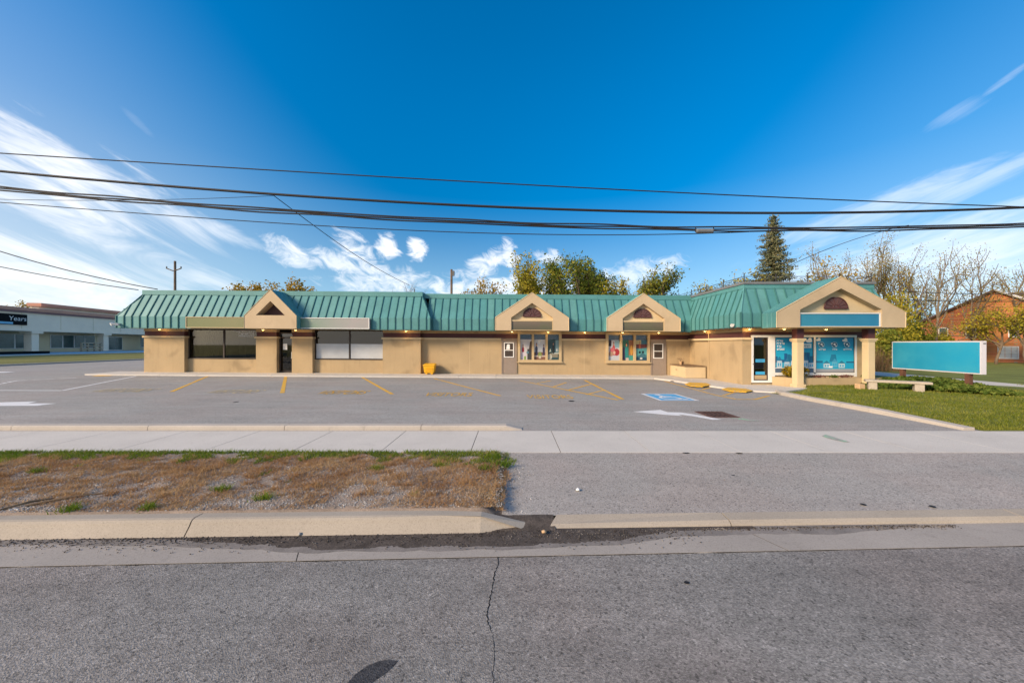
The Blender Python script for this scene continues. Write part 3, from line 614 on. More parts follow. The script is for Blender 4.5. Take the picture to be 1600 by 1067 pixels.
# big display windows with a dim room behind
room = P_('interior', MB().box(-21.9, -5.6, 26.4, 26.5, -0.2, 2.9).box(-21.9, -5.6, 22.1, 26.4, 0.04, 0.06).box(-21.9, -5.6, 22.1, 26.4, 2.75, 2.8).box(-21.9, -21.8, 22.1, 26.4, 0, 2.8).box(-5.6, -5.5, 22.1, 26.4, 0, 2.8), 'interior')
for b_ in ((-19.2, -17.9, 24.6, 25.2, 0.06, 1.1), (-17.6, -17.5, 23.6, 26.3, 0.06, 2.6), (-16.9, -15.9, 25.4, 25.9, 0.06, 2.0), (-11.4, -10.1, 24.6, 25.2, 0.06, 1.7), (-9.2, -8.1, 25.0, 25.6, 0.06, 2.2), (-14.6, -12.8, 25.0, 25.6, 0.06, 1.05), (-20.9, -20.0, 25.2, 26.2, 0.06, 1.9)):
    P_('furniture', MB().box(*b_), 'furn', room)
for k in range(9): P_('blind', MB().box(-19.5 + .13 * k, -19.42 + .13 * k, 22.5, 22.52, .9, 2.6), 'furn', room)
for z in (.7, 1.2, 1.7): P_('shelf', MB().box(-16.9, -15.6, 24.4, 24.8, z, z + .05), 'furn', room)
def frame_box(x0, x1, z0, z1, y0, y1, wd): return MB().box(x0, x1, y0, y1, z0, z0 + wd).box(x0, x1, y0, y1, z1 - wd, z1).box(x0, x0 + wd, y0, y1, z0 + wd, z1 - wd).box(x1 - wd, x1, y0, y1, z0 + wd, z1 - wd)
for i, (x0, x1) in enumerate(((-19.75, -15.43), (-12.03, -7.79))):
    wn = P_('window', frame_box(x0, x1, 0.90, 2.70, YB + 0.02, YB + 0.12, 0.06).box((x0 + x1) / 2 - 0.04, (x0 + x1) / 2 + 0.04, YB + 0.02, YB + 0.12, 0.96, 2.64), 'bronze')
    P_('sill', MB().box(x0 + .002, x1 - .002, YB - 0.03, YB + 0.02, 0.90, 0.94), 'bronze', wn)
    for a, b_ in ((x0 + 0.06, (x0 + x1) / 2 - 0.04), ((x0 + x1) / 2 + 0.04, x1 - 0.06)):
        P_('pane', MB().box(a, b_, YB + 0.06, YB + 0.07, 0.96, 2.64), 'pane' if i == 0 else 'panedark', wn)
        if i == 1: P_('frosted_film', MB().box(a + 0.02, b_ - 0.02, YB + 0.045, YB + 0.055, 0.97, 1.86), 'frost', wn)
def prints(name, rects, par, plane, til=True):
    """flat printed picture: coloured shapes a hair apart; rects are (polygon of (u, v), colour)"""
    off = parent_world(par); vs = []; fs = []; cs = []
    for k, (po, c) in enumerate(rects):
        o = len(vs)
        for (u, v) in po:
            x, y, z = plane(u, v, k * 0.0007); vs.append((x - off.x, y - off.y, (tilt(x, z) if til else z) - off.z))
        fs.append(tuple(range(o, o + len(po)))); cs.append((c, len(po)))
    me = bpy.data.meshes.new(name); me.from_pydata(vs, [], fs); ca = me.color_attributes.new('Col', 'FLOAT_COLOR', 'CORNER'); i = 0
    for c, n in cs:
        for _ in range(n): ca.data[i].color = rgba(c); i += 1
    ob = bpy.data.objects.new(name, me); COL.objects.link(ob); me.materials.append(MATS['print']); ob.parent = par; return ob
def rc(u0, v0, u1, v1): return [(u0, v0), (u1, v0), (u1, v1), (u0, v1)]
def el_(u, v, a, b_, n=12): return [(u + a * math.cos(2 * math.pi * k / n), v + b_ * math.sin(2 * math.pi * k / n)) for k in range(n)]
def word(u0, v0, u1, h, c, rr):
    out = []; u = u0
    while u < u1:
        wd = h * rr.uniform(0.45, 0.8); t = rr.random()
        if t < 0.35: out += [(rc(u, v0, u + wd * .3, v0 + h), c), (rc(u + wd * .3, v0 + h * .7, u + wd, v0 + h), c)]
        elif t < 0.7: out += [(rc(u, v0, u + wd, v0 + h * .3), c), (rc(u, v0 + h * .3, u + wd * .35, v0 + h), c), (rc(u + wd * .7, v0 + h * .3, u + wd, v0 + h), c)]
        else: out += [(rc(u + wd * .3, v0, u + wd * .65, v0 + h), c), (rc(u, v0 + h * .75, u + wd, v0 + h), c)]
        u += wd + h * 0.2
    return out
rr = random.Random(5); wht = (0.8, 0.8, 0.8)
for wl in ((0, 0.27, 1.45, 0.085), (0.3, 0.12, 1.2, 0.10), (0.3, -0.02, 1.25, 0.10)): prints('window_lettering', word(*wl, wht, rr), BLD, lambda u, v, d: (-17.0 + u, YB + 0.052 - d, 2.28 + v))
# glazed door of the left shop
dr = P_('door', frame_box(-14.19, -13.27, 0.1, 2.54, YB, YB + 0.1, 0.075).box(-14.19, -13.27, YB, YB + 0.1, 2.18, 2.24), 'bronze')
P_('pane', MB().box(-14.11, -13.35, YB + 0.05, YB + 0.06, 0.18, 2.18), 'panedark', dr); P_('pane', MB().box(-14.11, -13.35, YB + 0.05, YB + 0.06, 2.245, 2.46), 'paneclear', dr)
P_('notice', MB().box(-13.98, -13.73, YB + 0.035, YB + 0.045, 1.48, 1.85), 'paper', dr); P_('handle', MB().tube([(-13.42, YB - 0.03, 0.95), (-13.42, YB - 0.03, 1.35)], 0.014), 'whiteframe', dr)
# steel doors
for x0, x1, note in ((-0.64, 0.30, 1), (8.46, 9.40, 0)):
    dr = P_('door', MB().box(x0 + 0.07, x1 - 0.07, YD - 0.03, YD - 0.002, 0.11, 2.09), 'taupe')
    P_('frame', MB().box(x0, x0 + 0.068, YD - 0.06, YD - 0.001, 0.08, 2.16).box(x1 - 0.068, x1, YD - 0.06, YD - 0.001, 0.08, 2.16).box(x0 + 0.068, x1 - 0.068, YD - 0.06, YD - 0.001, 2.092, 2.16), 'taupe', dr)
    a, b_ = x0 + 0.15, x1 - 0.18
    P_('window_frame', frame_box(a, b_, 1.10, 2.02, YD - 0.06, YD - 0.031, 0.055).box(a + .055, b_ - .055, YD - 0.06, YD - 0.031, 1.52, 1.57), 'whiteframe', dr)
    for z0, z1 in ((1.155, 1.52), (1.57, 1.965)): P_('pane', MB().box(a + .055, b_ - .055, YD - 0.045, YD - 0.032, z0, z1), 'mallglass' if False else 'bronze', dr)
    P_('handle', MB().lathe(0, 0, [(0.03, 0), (0.035, 0.03), (0.02, 0.05)], 10), 'whiteframe', dr).location = tuple(Vector((x1 - 0.14, YD - 0.05, tilt(x1, 1.0))) - parent_world(dr))
    if note: prints('notice', [([(a + .14, 1.6), (a + .36, 1.6), (a + .36, 1.88), (a + .27, 1.92), (a + .18, 1.88)], wht)], dr, lambda u, v, d: (u, YD - 0.05 - d, v))
# three-light windows with posters
GRN = (0.03, 0.20, 0.11); SK = (0.45, 0.25, 0.16)
def fig(u, v, s, c, hair, sk=SK):
    return [([(u - .16 * s, v - .5 * s), (u + .16 * s, v - .5 * s), (u + .20 * s, v), (u + .10 * s, v + .16 * s), (u - .10 * s, v + .16 * s), (u - .20 * s, v)], c), (el_(u, v + .27 * s, .095 * s, .125 * s), hair), (el_(u, v + .24 * s, .07 * s, .09 * s), sk)]
def sc_(r, W_, H_): return [([(a * W_, b_ * H_) for a, b_ in po], c) for po, c in r]
HEAD = [(rc(0, .80, 1, 1), GRN), (rc(.1, .85, .9, .95), (0.10, 0.36, 0.20)), (rc(.0, .78, 1, .81), (0.05, 0.13, 0.08))]
scenes = [
    [(rc(0, 0, 1, .8), (0.52, 0.50, 0.50)), (rc(.62, 0, 1, .42), (0.05, 0.05, 0.055)), ([(.75, .4), (1, .4), (1, .75), (.85, .7)], (0.10, 0.07, 0.05))] + fig(.25, .42, .5, (0.28, 0.03, 0.05), (0.05, 0.02, 0.02)) + [(rc(.06, 0, .5, .3), (0.55, 0.5, 0.55)), (rc(.34, 0, .5, .14), (0.20, 0.30, 0.05)), (rc(.55, .25, .75, .33), (0.10, 0.22, 0.28))],
    [(rc(0, 0, 1, .8), (0.45, 0.47, 0.50)), (rc(0, 0, 1, .3), (0.20, 0.10, 0.07)), (rc(0, .12, 1, .17), (0.50, 0.42, 0.36))] + fig(.22, .45, .55, (0.04, 0.05, 0.09), (0.02, 0.015, 0.015)) + fig(.86, .42, .5, (0.06, 0.05, 0.10), (0.02, 0.015, 0.015)) + [(el_(.52, .2, .16, .12), (0.20, 0.26, 0.08)), (rc(.42, .05, .62, .16), (0.5, 0.46, 0.34)), (rc(.35, .62, .55, .78), (0.6, 0.6, 0.58))],
    [(rc(0, 0, 1, .8), (0.035, 0.07, 0.08)), (rc(.7, .3, 1, .78), (0.18, 0.30, 0.33)), (rc(.1, .1, .9, .26), (0.22, 0.20, 0.15)), (rc(.4, .24, 1, .28), (0.5, 0.55, 0.52))] + fig(.5, .5, .5, (0.025, 0.03, 0.03), (0.03, 0.02, 0.02)) + [([(.1, .3), (.25, .45), (.3, .32)], (0.55, 0.6, 0.5)), (rc(.78, .34, .86, .44), (0.7, 0.7, 0.7)), (el_(.2, .12, .2, .12), (0.42, 0.42, 0.36))],
    [(rc(0, 0, 1, .8), (0.42, 0.42, 0.48)), (rc(0, .55, .3, .8), (0.03, 0.025, 0.03)), (rc(.6, .5, 1, .78), (0.20, 0.34, 0.42))] + fig(.5, .5, .6, (0.42, 0.07, 0.07), (0.10, 0.03, 0.02)) + [(el_(.4, .38, .22, .12), (0.45, 0.12, 0.14)), (el_(.75, .32, .25, .14), (0.30, 0.03, 0.04)), (el_(.25, .25, .2, .1), (0.35, 0.22, 0.16)), (rc(0, 0, 1, .16), (0.42, 0.45, 0.5)), (el_(.55, .3, .1, .07), (0.55, 0.38, 0.30))],
    [(rc(0, 0, 1, .8), (0.04, 0.14, 0.10)), (rc(.62, .15, 1, .8), (0.30, 0.12, 0.05)), (rc(0, 0, .3, .5), (0.05, 0.04, 0.09))] + fig(.42, .42, .75, (0.03, 0.20, 0.20), (0.03, 0.02, 0.015)) + [(rc(.35, 0, .6, .1), (0.5, 0.4, 0.36)), (el_(.85, .4, .12, .2), (0.50, 0.26, 0.05)), (rc(.6, 0, 1, .2), (0.06, 0.25, 0.22))],
    [(rc(0, 0, 1, .8), (0.05, 0.15, 0.20)), (rc(0, .62, .5, .8), (0.50, 0.42, 0.22)), (rc(0, .48, 1, .64), (0.16, 0.05, 0.05))] + fig(.38, .6, .4, (0.40, 0.10, 0.05), (0.30, 0.08, 0.04)) + [([(0, .1), (.6, .3), (1, .2), (1, .5), (0, .45)], (0.10, 0.34, 0.36)), (rc(0, 0, 1, .12), (0.02, 0.07, 0.12)), (el_(.38, .32, .1, .05), (0.02, 0.03, 0.04)), (el_(.66, .33, .1, .05), (0.02, 0.03, 0.04)), (el_(.5, .08, .12, .04), (0.55, 0.55, 0.55))]]
for wi, (x0, x1) in enumerate(((0.35, 3.02), (5.72, 8.40))):
    wn = P_('window', MB().box(x0, x1, YD - 0.10, YD + 0.12, 0.80, 0.97).box(x0, x1, YD - 0.10, YD + 0.12, 2.52, 2.69).box(x0, x0 + 0.15, YD - 0.10, YD + 0.12, 0.97, 2.52).box(x1 - 0.15, x1, YD - 0.10, YD + 0.12, 0.97, 2.52)
              .box(x0 + 0.855, x0 + 0.995, YD - 0.09, YD + 0.12, 0.97, 2.52).box(x0 + 1.69, x0 + 1.83, YD - 0.09, YD + 0.12, 0.97, 2.52), 'trimtan')
    P_('sill', MB().box(x0 - 0.06, x1 + 0.06, YD - 0.16, YD - 0.10, 0.80, 0.86), 'trimtan', wn)
    for pi, (a, b_) in enumerate(((x0 + .15, x0 + .855), (x0 + .995, x0 + 1.69), (x0 + 1.83, x1 - .15))):
        P_('backing', MB().box(a, b_, YD + 0.09, YD + 0.11, 0.97, 2.52), 'bronze', wn)
        prints('poster', sc_(scenes[wi * 3 + pi], b_ - a, 1.55), wn, lambda u, v, d, a=a: (a + u, YD + 0.026 - d, 0.97 + v))
        P_('pane', MB().box(a, b_, YD + 0.03, YD + 0.035, 0.97, 2.52), 'paneclear', wn)

# ------------------------------------------------------------------ mansard roof, panel by panel
def clip(poly, n, c):
    out = []
    for i in range(len(poly)):
        p, q = poly[i], poly[(i + 1) % len(poly)]; dp = n[0] * p[0] + n[1] * p[1] - c; dq = n[0] * q[0] + n[1] * q[1] - c
        if dp >= 0: out.append(p)
        if dp * dq < 0: t_ = dp / (dp - dq); out.append((p[0] + (q[0] - p[0]) * t_, p[1] + (q[1] - p[1]) * t_))
    return out
def mansard(roof, frame, s0, s1, hl, hr, run, ze, zk, zt, pitch, til, phase=0.0):
    """frame(s, inward, z) -> world; hl, hr: how far each end is cut back at the top"""
    nrm = math.hypot(run, zt - zk); on = (zt - zk) / nrm; oz = run / nrm
    s = s0; first = True
    while s < s1 - 1e-4:
        e = min(s + (pitch if not first else pitch * (1 - phase)), s1)
        if s1 - e < 0.12: e = s1
        first = False
        po = clip(clip([(s, 0), (e, 0), (e, 1), (s, 1)], (1, -hl), s0), (-1, -hr), -s1)
        m_ = MB(); jit = random.uniform(-.004, .004)
        m_.poly([frame(s, 0.0, ze), frame(e, 0.0, ze), frame(e, 0.0, zk), frame(s, 0.0, zk)])
        if len(po) > 2: m_.poly([frame(a, run * b_, zk + (zt - zk) * b_) for a, b_ in po])
        r_ = MB()
        def rib(a, t1):
            h, wd = 0.05, 0.020
            for (i0, z0), (i1, z1), (ni, nz) in (((0, ze), (0, zk), (-1, 0)), ((0, zk), (run * t1, zk + (zt - zk) * t1), (-on, oz))):
                v = []
                for (ii, zz) in ((i0, z0), (i1, z1)):
                    for da in (-wd, wd):
                        v += [frame(a + da, ii, zz), frame(a + da, ii + ni * h, zz + nz * h)]
                r_.add(v, [(0, 1, 5, 4), (3, 2, 6, 7), (1, 3, 7, 5), (4, 5, 7, 6)])
        tl = min(1.0, (s - s0) / hl) if hl > 0 else 1.0; tr = min(1.0, (s1 - s) / hr) if hr > 0 else 1.0
        rib(s, max(0.02, min(tl, tr)))
        if e >= s1 - 1e-4: rib(e - .004, 0.02 if hr > 0 else 1.0)
        P_('roof_panel', m_, random.choice(('teal', 'teal', 'teal_faded', 'teal_deep')), roof, til); P_('seam', r_, 'tealdark', roof, til); s = e
roof = P_('roof', MB().box(-22.3, 10.85, 21.75, 33.1, 4.70, 4.80), 'deck')
fr = lambda Y: (lambda s, i, z: (s, Y + i, z))
ZE, ZK, ZT = 2.70, 3.38, 4.72
P_('soffit', MB().box(-22.82, -4.74, 20.73, YP + 0.3, 2.70, 2.74), 'soffit', roof)
P_('soffit', MB().box(-4.73, 11.0, 21.03, YD + 0.2, 2.70, 2.74), 'soffit', roof)
mansard(roof, fr(20.7), -22.85, -4.73, 0.85, 0.62, 0.70, ZE, ZK, ZT, 0.447, True)
mansard(roof, fr(21.0), -4.95, 10.86, 0, 0, 0.70, ZE, ZK, 4.66, 0.447, True, 0.3)
P_('cap_flashing', MB().box(-22.05, -5.33, 21.36, 21.80, ZT - 0.02, 4.985), 'teal', roof, bevel=0.01)
P_('cap_flashing', MB().box(-5.33, 10.86, 21.66, 22.0, 4.64, 4.925), 'teal', roof, bevel=0.01)
for x0, x1, y0 in ((-22.83, -4.75, 20.70), (-4.73, 10.5, 21.0)): P_('eave_trim', MB().box(x0, x1, y0 - 0.015, y0 + 0.03, ZE - 0.02, ZE + 0.035), 'tealdark', roof)
# ends of the raised left part
mansard(roof, lambda s, i, z: (-4.73 - i, s, z), 20.7, 22.3, 0.62, 0, 0.62, ZE, ZK, ZT, 0.5, True)
mansard(roof, lambda s, i, z: (-22.85 + i, 33.5 - (s - 20.7), z), 20.7, 33.5, 0.0, 0.62, 0.85, ZE, ZK, ZT, 0.6, True)
P_('parapet', MB().box(-5.5, -5.33, 21.8, 33, 4.6, 4.985).box(-22.05, -21.9, 21.8, 33, 4.6, 4.985), 'teal', roof)
hipc = lambda a, b_: MB().tube([a, b_], 0.035, 5)
P_('hip_cap', hipc((-22.85, 20.7, ZK), (-22.0, 21.4, ZT)), 'teal', roof); P_('hip_cap', hipc((-4.73, 20.7, ZK), (-5.35, 21.4, ZT)), 'teal', roof)
# wing (its levels already carry the fall of the lot)
WY, WX, WR = 16.8, 10.8, 16.72
wroof = P_('roof', MB().box(10.9, 16.9, 16.9, 33, 4.50, 4.60), 'deck', til=False)
wz_e, wz_k, wz_t, wz_c = 2.63, 3.30, 4.50, 4.70
mansard(wroof, lambda s, i, z: (10.45 + i, 22.2 - (s - 16.35), z), 16.35, 22.2, 0.0, 0.45, 0.42, wz_e, wz_k, wz_t, 0.455, False)
mansard(wroof, fr(16.35), 10.45, 17.35, 0.42, 0.42, 0.45, wz_e, wz_k, wz_t, 0.455, False)
mansard(wroof, lambda s, i, z: (17.35 - i, s, z), 16.35, 30, 0.45, 0, 0.42, wz_e, wz_k, wz_t, 0.6, False)
P_('cap_flashing', MB().box(10.84, 16.96, 16.77, 16.95, 4.48, 4.68).box(10.84, 11.0, 16.95, 30, 4.48, 4.68).box(16.8, 16.96, 16.95, 30, 4.48, 4.68), 'teal', wroof, False)
P_('roof_coping', MB().box(10.80, 17.0, 16.72, 17.0, 4.682, 4.79).box(10.80, 11.05, 17.0, 30, 4.682, 4.79).box(16.75, 17.0, 17.0, 30, 4.682, 4.79), 'grey', wroof, False)
P_('hip_cap', hipc((10.45, 16.35, wz_k), (10.87, 16.8, wz_t)).tube([(10.45, 16.35, wz_e), (10.45, 16.35, wz_k)], 0.03, 5), 'teal', wroof, False)
P_('soffit', MB().box(10.47, 17.33, 16.37, 21.9, 2.63, 2.66).box(11.46, 16.9, 15.46, 16.369, 2.60, 2.64), 'soffit', wroof, False)
P_('eave_trim', MB().box(10.43, 11.4, 16.335, 16.37, 2.61, 2.665).box(10.43, 10.465, 16.37, 20.95, 2.61, 2.665), 'bronze', wroof, False)
# little iron railing round the wing roof
rail = P_('roof_railing', MB().tube([(10.92, 30, 5.06), (10.92, 16.86, 5.06), (16.9, 16.86, 5.06), (16.9, 30, 5.06)], 0.014, 4).tube([(10.92, 30, 4.86), (10.92, 16.86, 4.86), (16.9, 16.86, 4.86), (16.9, 30, 4.86)], 0.012, 4), 'darkmetal', wroof, False)
def scroll(m_, p, q):
    p, q = Vector(p), Vector(q); n = 15
    m_.tube([p.lerp(q, k / (n - 1)) + Vector((0, 0, 0.05 * math.sin(k * 1.8))) for k in range(n)], 0.010, 4)
for i in range(9):
    y = 16.86 + 1.65 * i; P_('post', MB().tube([(10.92, y, 4.79), (10.92, y, 5.16)], 0.022, 5).lathe(10.92, y, [(0.01, 5.15), (0.035, 5.18), (0.01, 5.21)], 6), 'darkmetal', wroof, False)
    m_ = MB(); scroll(m_, (10.92, y, 4.96), (10.92, y + 1.65, 4.96)); P_('scrollwork', m_, 'darkmetal', wroof, False)
for i in range(1, 5):
    x = 10.92 + 1.495 * i; P_('post', MB().tube([(x, 16.86, 4.79), (x, 16.86, 5.16)], 0.022, 5).lathe(x, 16.86, [(0.01, 5.15), (0.035, 5.18), (0.01, 5.21)], 6), 'darkmetal', wroof, False)
for i in range(4):
    m_ = MB(); scroll(m_, (10.92 + 1.495 * i, 16.86, 4.96), (10.92 + 1.495 * (i + 1), 16.86, 4.96)); P_('scrollwork', m_, 'darkmetal', wroof, False)
# wing walls
ww = P_('wall', MB().box(WX, WX + 0.2, WY, 19.6, -0.4, 2.08).box(WX + 0.07, WX + 0.27, 19.6, 22.0, -0.4, 2.08).box(WX + 0.2, 11.22, WY, WY + 0.25, -0.4, 2.08).box(16.16, 16.7, WY, WY + 0.25, -0.4, 2.08)
        .box(11.22, 16.16, WY + 0.05, WY + 0.25, -0.4, 0.42).box(16.5, 16.7, WY + .25, 30, -0.4, 2.6), 'tan', til=False)
P_('cap', MB().box(WX - 0.06, 11.20, WY - 0.06, WY + 0.2, 2.08, 2.19).box(WX - 0.06, WX + 0.15, WY + 0.2, 21.85, 2.08, 2.19).box(16.18, 16.75, WY - 0.06, WY + 0.2, 2.08, 2.19), 'tanlight', til=False)
P_('band', MB().box(WX + 0.02, 16.68, WY + 0.02, WY + 0.2, 2.30, 2.46).box(WX + 0.02, 11.20, WY + 0.021, WY + 0.2, 2.19, 2.30).box(16.18, 16.68, WY + 0.021, WY + 0.2, 2.19, 2.30).box(WX + 0.02, WX + 0.2, WY + 0.2, 21.85, 2.19, 2.46), 'maroon', til=False)
P_('frieze', MB().box(WX, 16.7, WY, WY + 0.2, 2.46, 2.63).box(WX, WX + 0.2, WY + 0.2, 21.85, 2.46, 2.63), 'tan', til=False)
P_('downpipe', MB().tube([(WX - 0.03, 19.62, 0.1), (WX - 0.03, 19.62, 2.45)], 0.022, 6), 'tan', til=False)
# wing shop front: door and two big windows
fw = P_('shop_front', frame_box(11.22, 16.16, 0.08, 2.30, WY - 0.01, WY + 0.12, 0.10).box(12.02, 12.33, WY - .008, WY + 0.12, 0.18, 2.20).box(14.14, 14.24, WY - .008, WY + .12, 0.5, 2.20).box(12.33, 16.06, WY - .008, WY + .12, 0.42, 0.55), 'whiteframe', til=False)
dr = P_('door', frame_box(11.32, 12.02, 0.18, 2.20, WY + 0.03, WY + 0.09, 0.05), 'bronze', til=False)
P_('pane', MB().box(11.37, 11.97, WY + 0.055, WY + 0.065, 0.23, 2.15), 'panedark', dr, False); P_('backing', MB().box(11.33, 12.0, WY + 0.16, WY + 0.18, 0.2, 2.2), 'bronze', dr, False)
prints('door_lettering', [(rc(.08, .8, .52, .95), (0.05, .35, .62)), (rc(.08, .22, .52, .36), (0.05, .35, .62))] + word(.12, .84, .45, .06, (0.1, .2, .4), rr), dr, lambda u, v, d: (11.37 + u, WY + 0.052 - d, 0.23 + v), False)
P_('handle', MB().tube([(11.36, WY - 0.02, 0.95), (11.28, WY - 0.02, 0.95)], 0.016).tube([(11.36, WY - 0.02, 1.3), (11.30, WY - 0.02, 1.3)], 0.016), 'darkmetal', dr, False)
BL0, BL1, BL2 = (0.012, 0.26, 0.52), (0.010, 0.33, 0.60), (0.03, 0.46, 0.66)
def sky_bg(W_, H_): return [(rc(0, i / 8 * H_, W_, (i + 1) / 8 * H_), tuple(BL2[k] * (1 - i / 7) + BL0[k] * (i / 7) for k in range(3))) for i in range(8)]
def house(u, v, w_, h_, c, rf): return [(rc(u, v, u + w_, v + h_ * .6), c), ([(u - .02, v + h_ * .6), (u + w_ + .02, v + h_ * .6), (u + w_ / 2, v + h_)], rf), (rc(u + w_ * .2, v + h_ * .15, u + w_ * .4, v + h_ * .4), BL1), (rc(u + w_ * .6, v + h_ * .15, u + w_ * .8, v + h_ * .4), BL1)]
def cloudp(u, v, s): return [(el_(u, v, .13 * s, .06 * s), wht), (el_(u + .04 * s, v + .06 * s, .07 * s, .06 * s), wht)]
W1, W2, HH = 1.80, 1.82, 1.64
p1 = sky_bg(W1, HH)
for i in range(12): x = i * .15; h = rr.uniform(.15, .5); p1.append((rc(x, .45, x + .14, .45 + h), (0.015, 0.10 + .05 * rr.random(), 0.28)))
p1 += [(rc(0, .12, W1, .47), (0.05, 0.36, 0.56))]
for x, s in ((.1, .35), (.45, .26), (.75, .34), (1.05, .3), (1.32, .38), (1.58, .2)): p1 += house(x, .22, .24, s + .2, (0.45, .55, .66), (0.03, .18, .34))
p1 += [(rc(0, 0, W1, .22), (0.09, 0.14, 0.22)), (rc(0, .2, W1, .225), wht)]
for i, l in enumerate((.30, .30, .20, .33)): p1 += word(.08, 1.44 - i * .13, .08 + l, .09, wht, rr)
p1 += [(rc(.85, 1.15, 1.68, 1.35), (0.6, 0.66, 0.70))] + word(.92, 1.2, 1.6, .09, (0.05, .25, .45), rr) + cloudp(.75, 1.5, 1) + cloudp(1.55, 1.48, 1.2)
prints('poster', p1, fw, lambda u, v, d: (12.33 + u, WY + 0.031 - d, 0.55 + v), False)
p2 = sky_bg(W2, HH) + [(rc(0, .42, .35, .55), (0.02, .16, .30)), (rc(1.45, .42, W2, .52), (0.02, .12, .25)), (rc(0, .2, W2, .45), (0.02, .34, .58)), (rc(0, 0, W2, .17), (0.30, .32, .36))]
p2 += [([(.65, .5), (.75, .85), (.95, .85), (1.02, .5)], (0.015, .20, .36))] + house(.38, .22, .30, .34, (0.42, .58, .66), (0.02, .18, .3)) + house(.78, .26, .25, .4, (0.10, .40, .58), (0.05, .3, .5)) + house(1.08, .22, .30, .34, (0.42, .58, .66), (0.02, .18, .3)) + [(rc(.62, .22, .80, .30), wht)]
for k, (u, l) in enumerate(((.28, .26), (.88, .20), (1.46, .34))):
    p2 += [(el_(u, 1.30, .14, .14, 16), (0.35, .55, .66)), (el_(u, 1.30, .115, .115, 16), (0.01, .12, .24)), (el_(u, 1.32, .05, .05), wht), (el_(u + .06, 1.25, .03, .03), wht), (el_(u - .13, 1.36, .04, .03), wht)] + word(u - l / 2, 1.05, u + l / 2, .07, wht, rr)
p2 += cloudp(.1, 1.52, .9) + cloudp(1.34, 1.5, 1.0)
prints('poster', p2, fw, lambda u, v, d: (14.24 + u, WY + 0.031 - d, 0.55 + v), False)
for a, b_ in ((12.33, 14.14), (14.24, 16.06)):
    P_('pane', MB().box(a, b_, WY + 0.035, WY + 0.04, 0.55, 2.20), 'paneclear', fw, False); P_('backing', MB().box(a, b_, WY + 0.13, WY + 0.14, 0.5, 2.25), 'bronze', fw, False)
    P_('pane_frame', frame_box(a, b_, 0.55, 2.20, WY + 0.004, WY + 0.016, 0.025), 'bronze', fw, False)
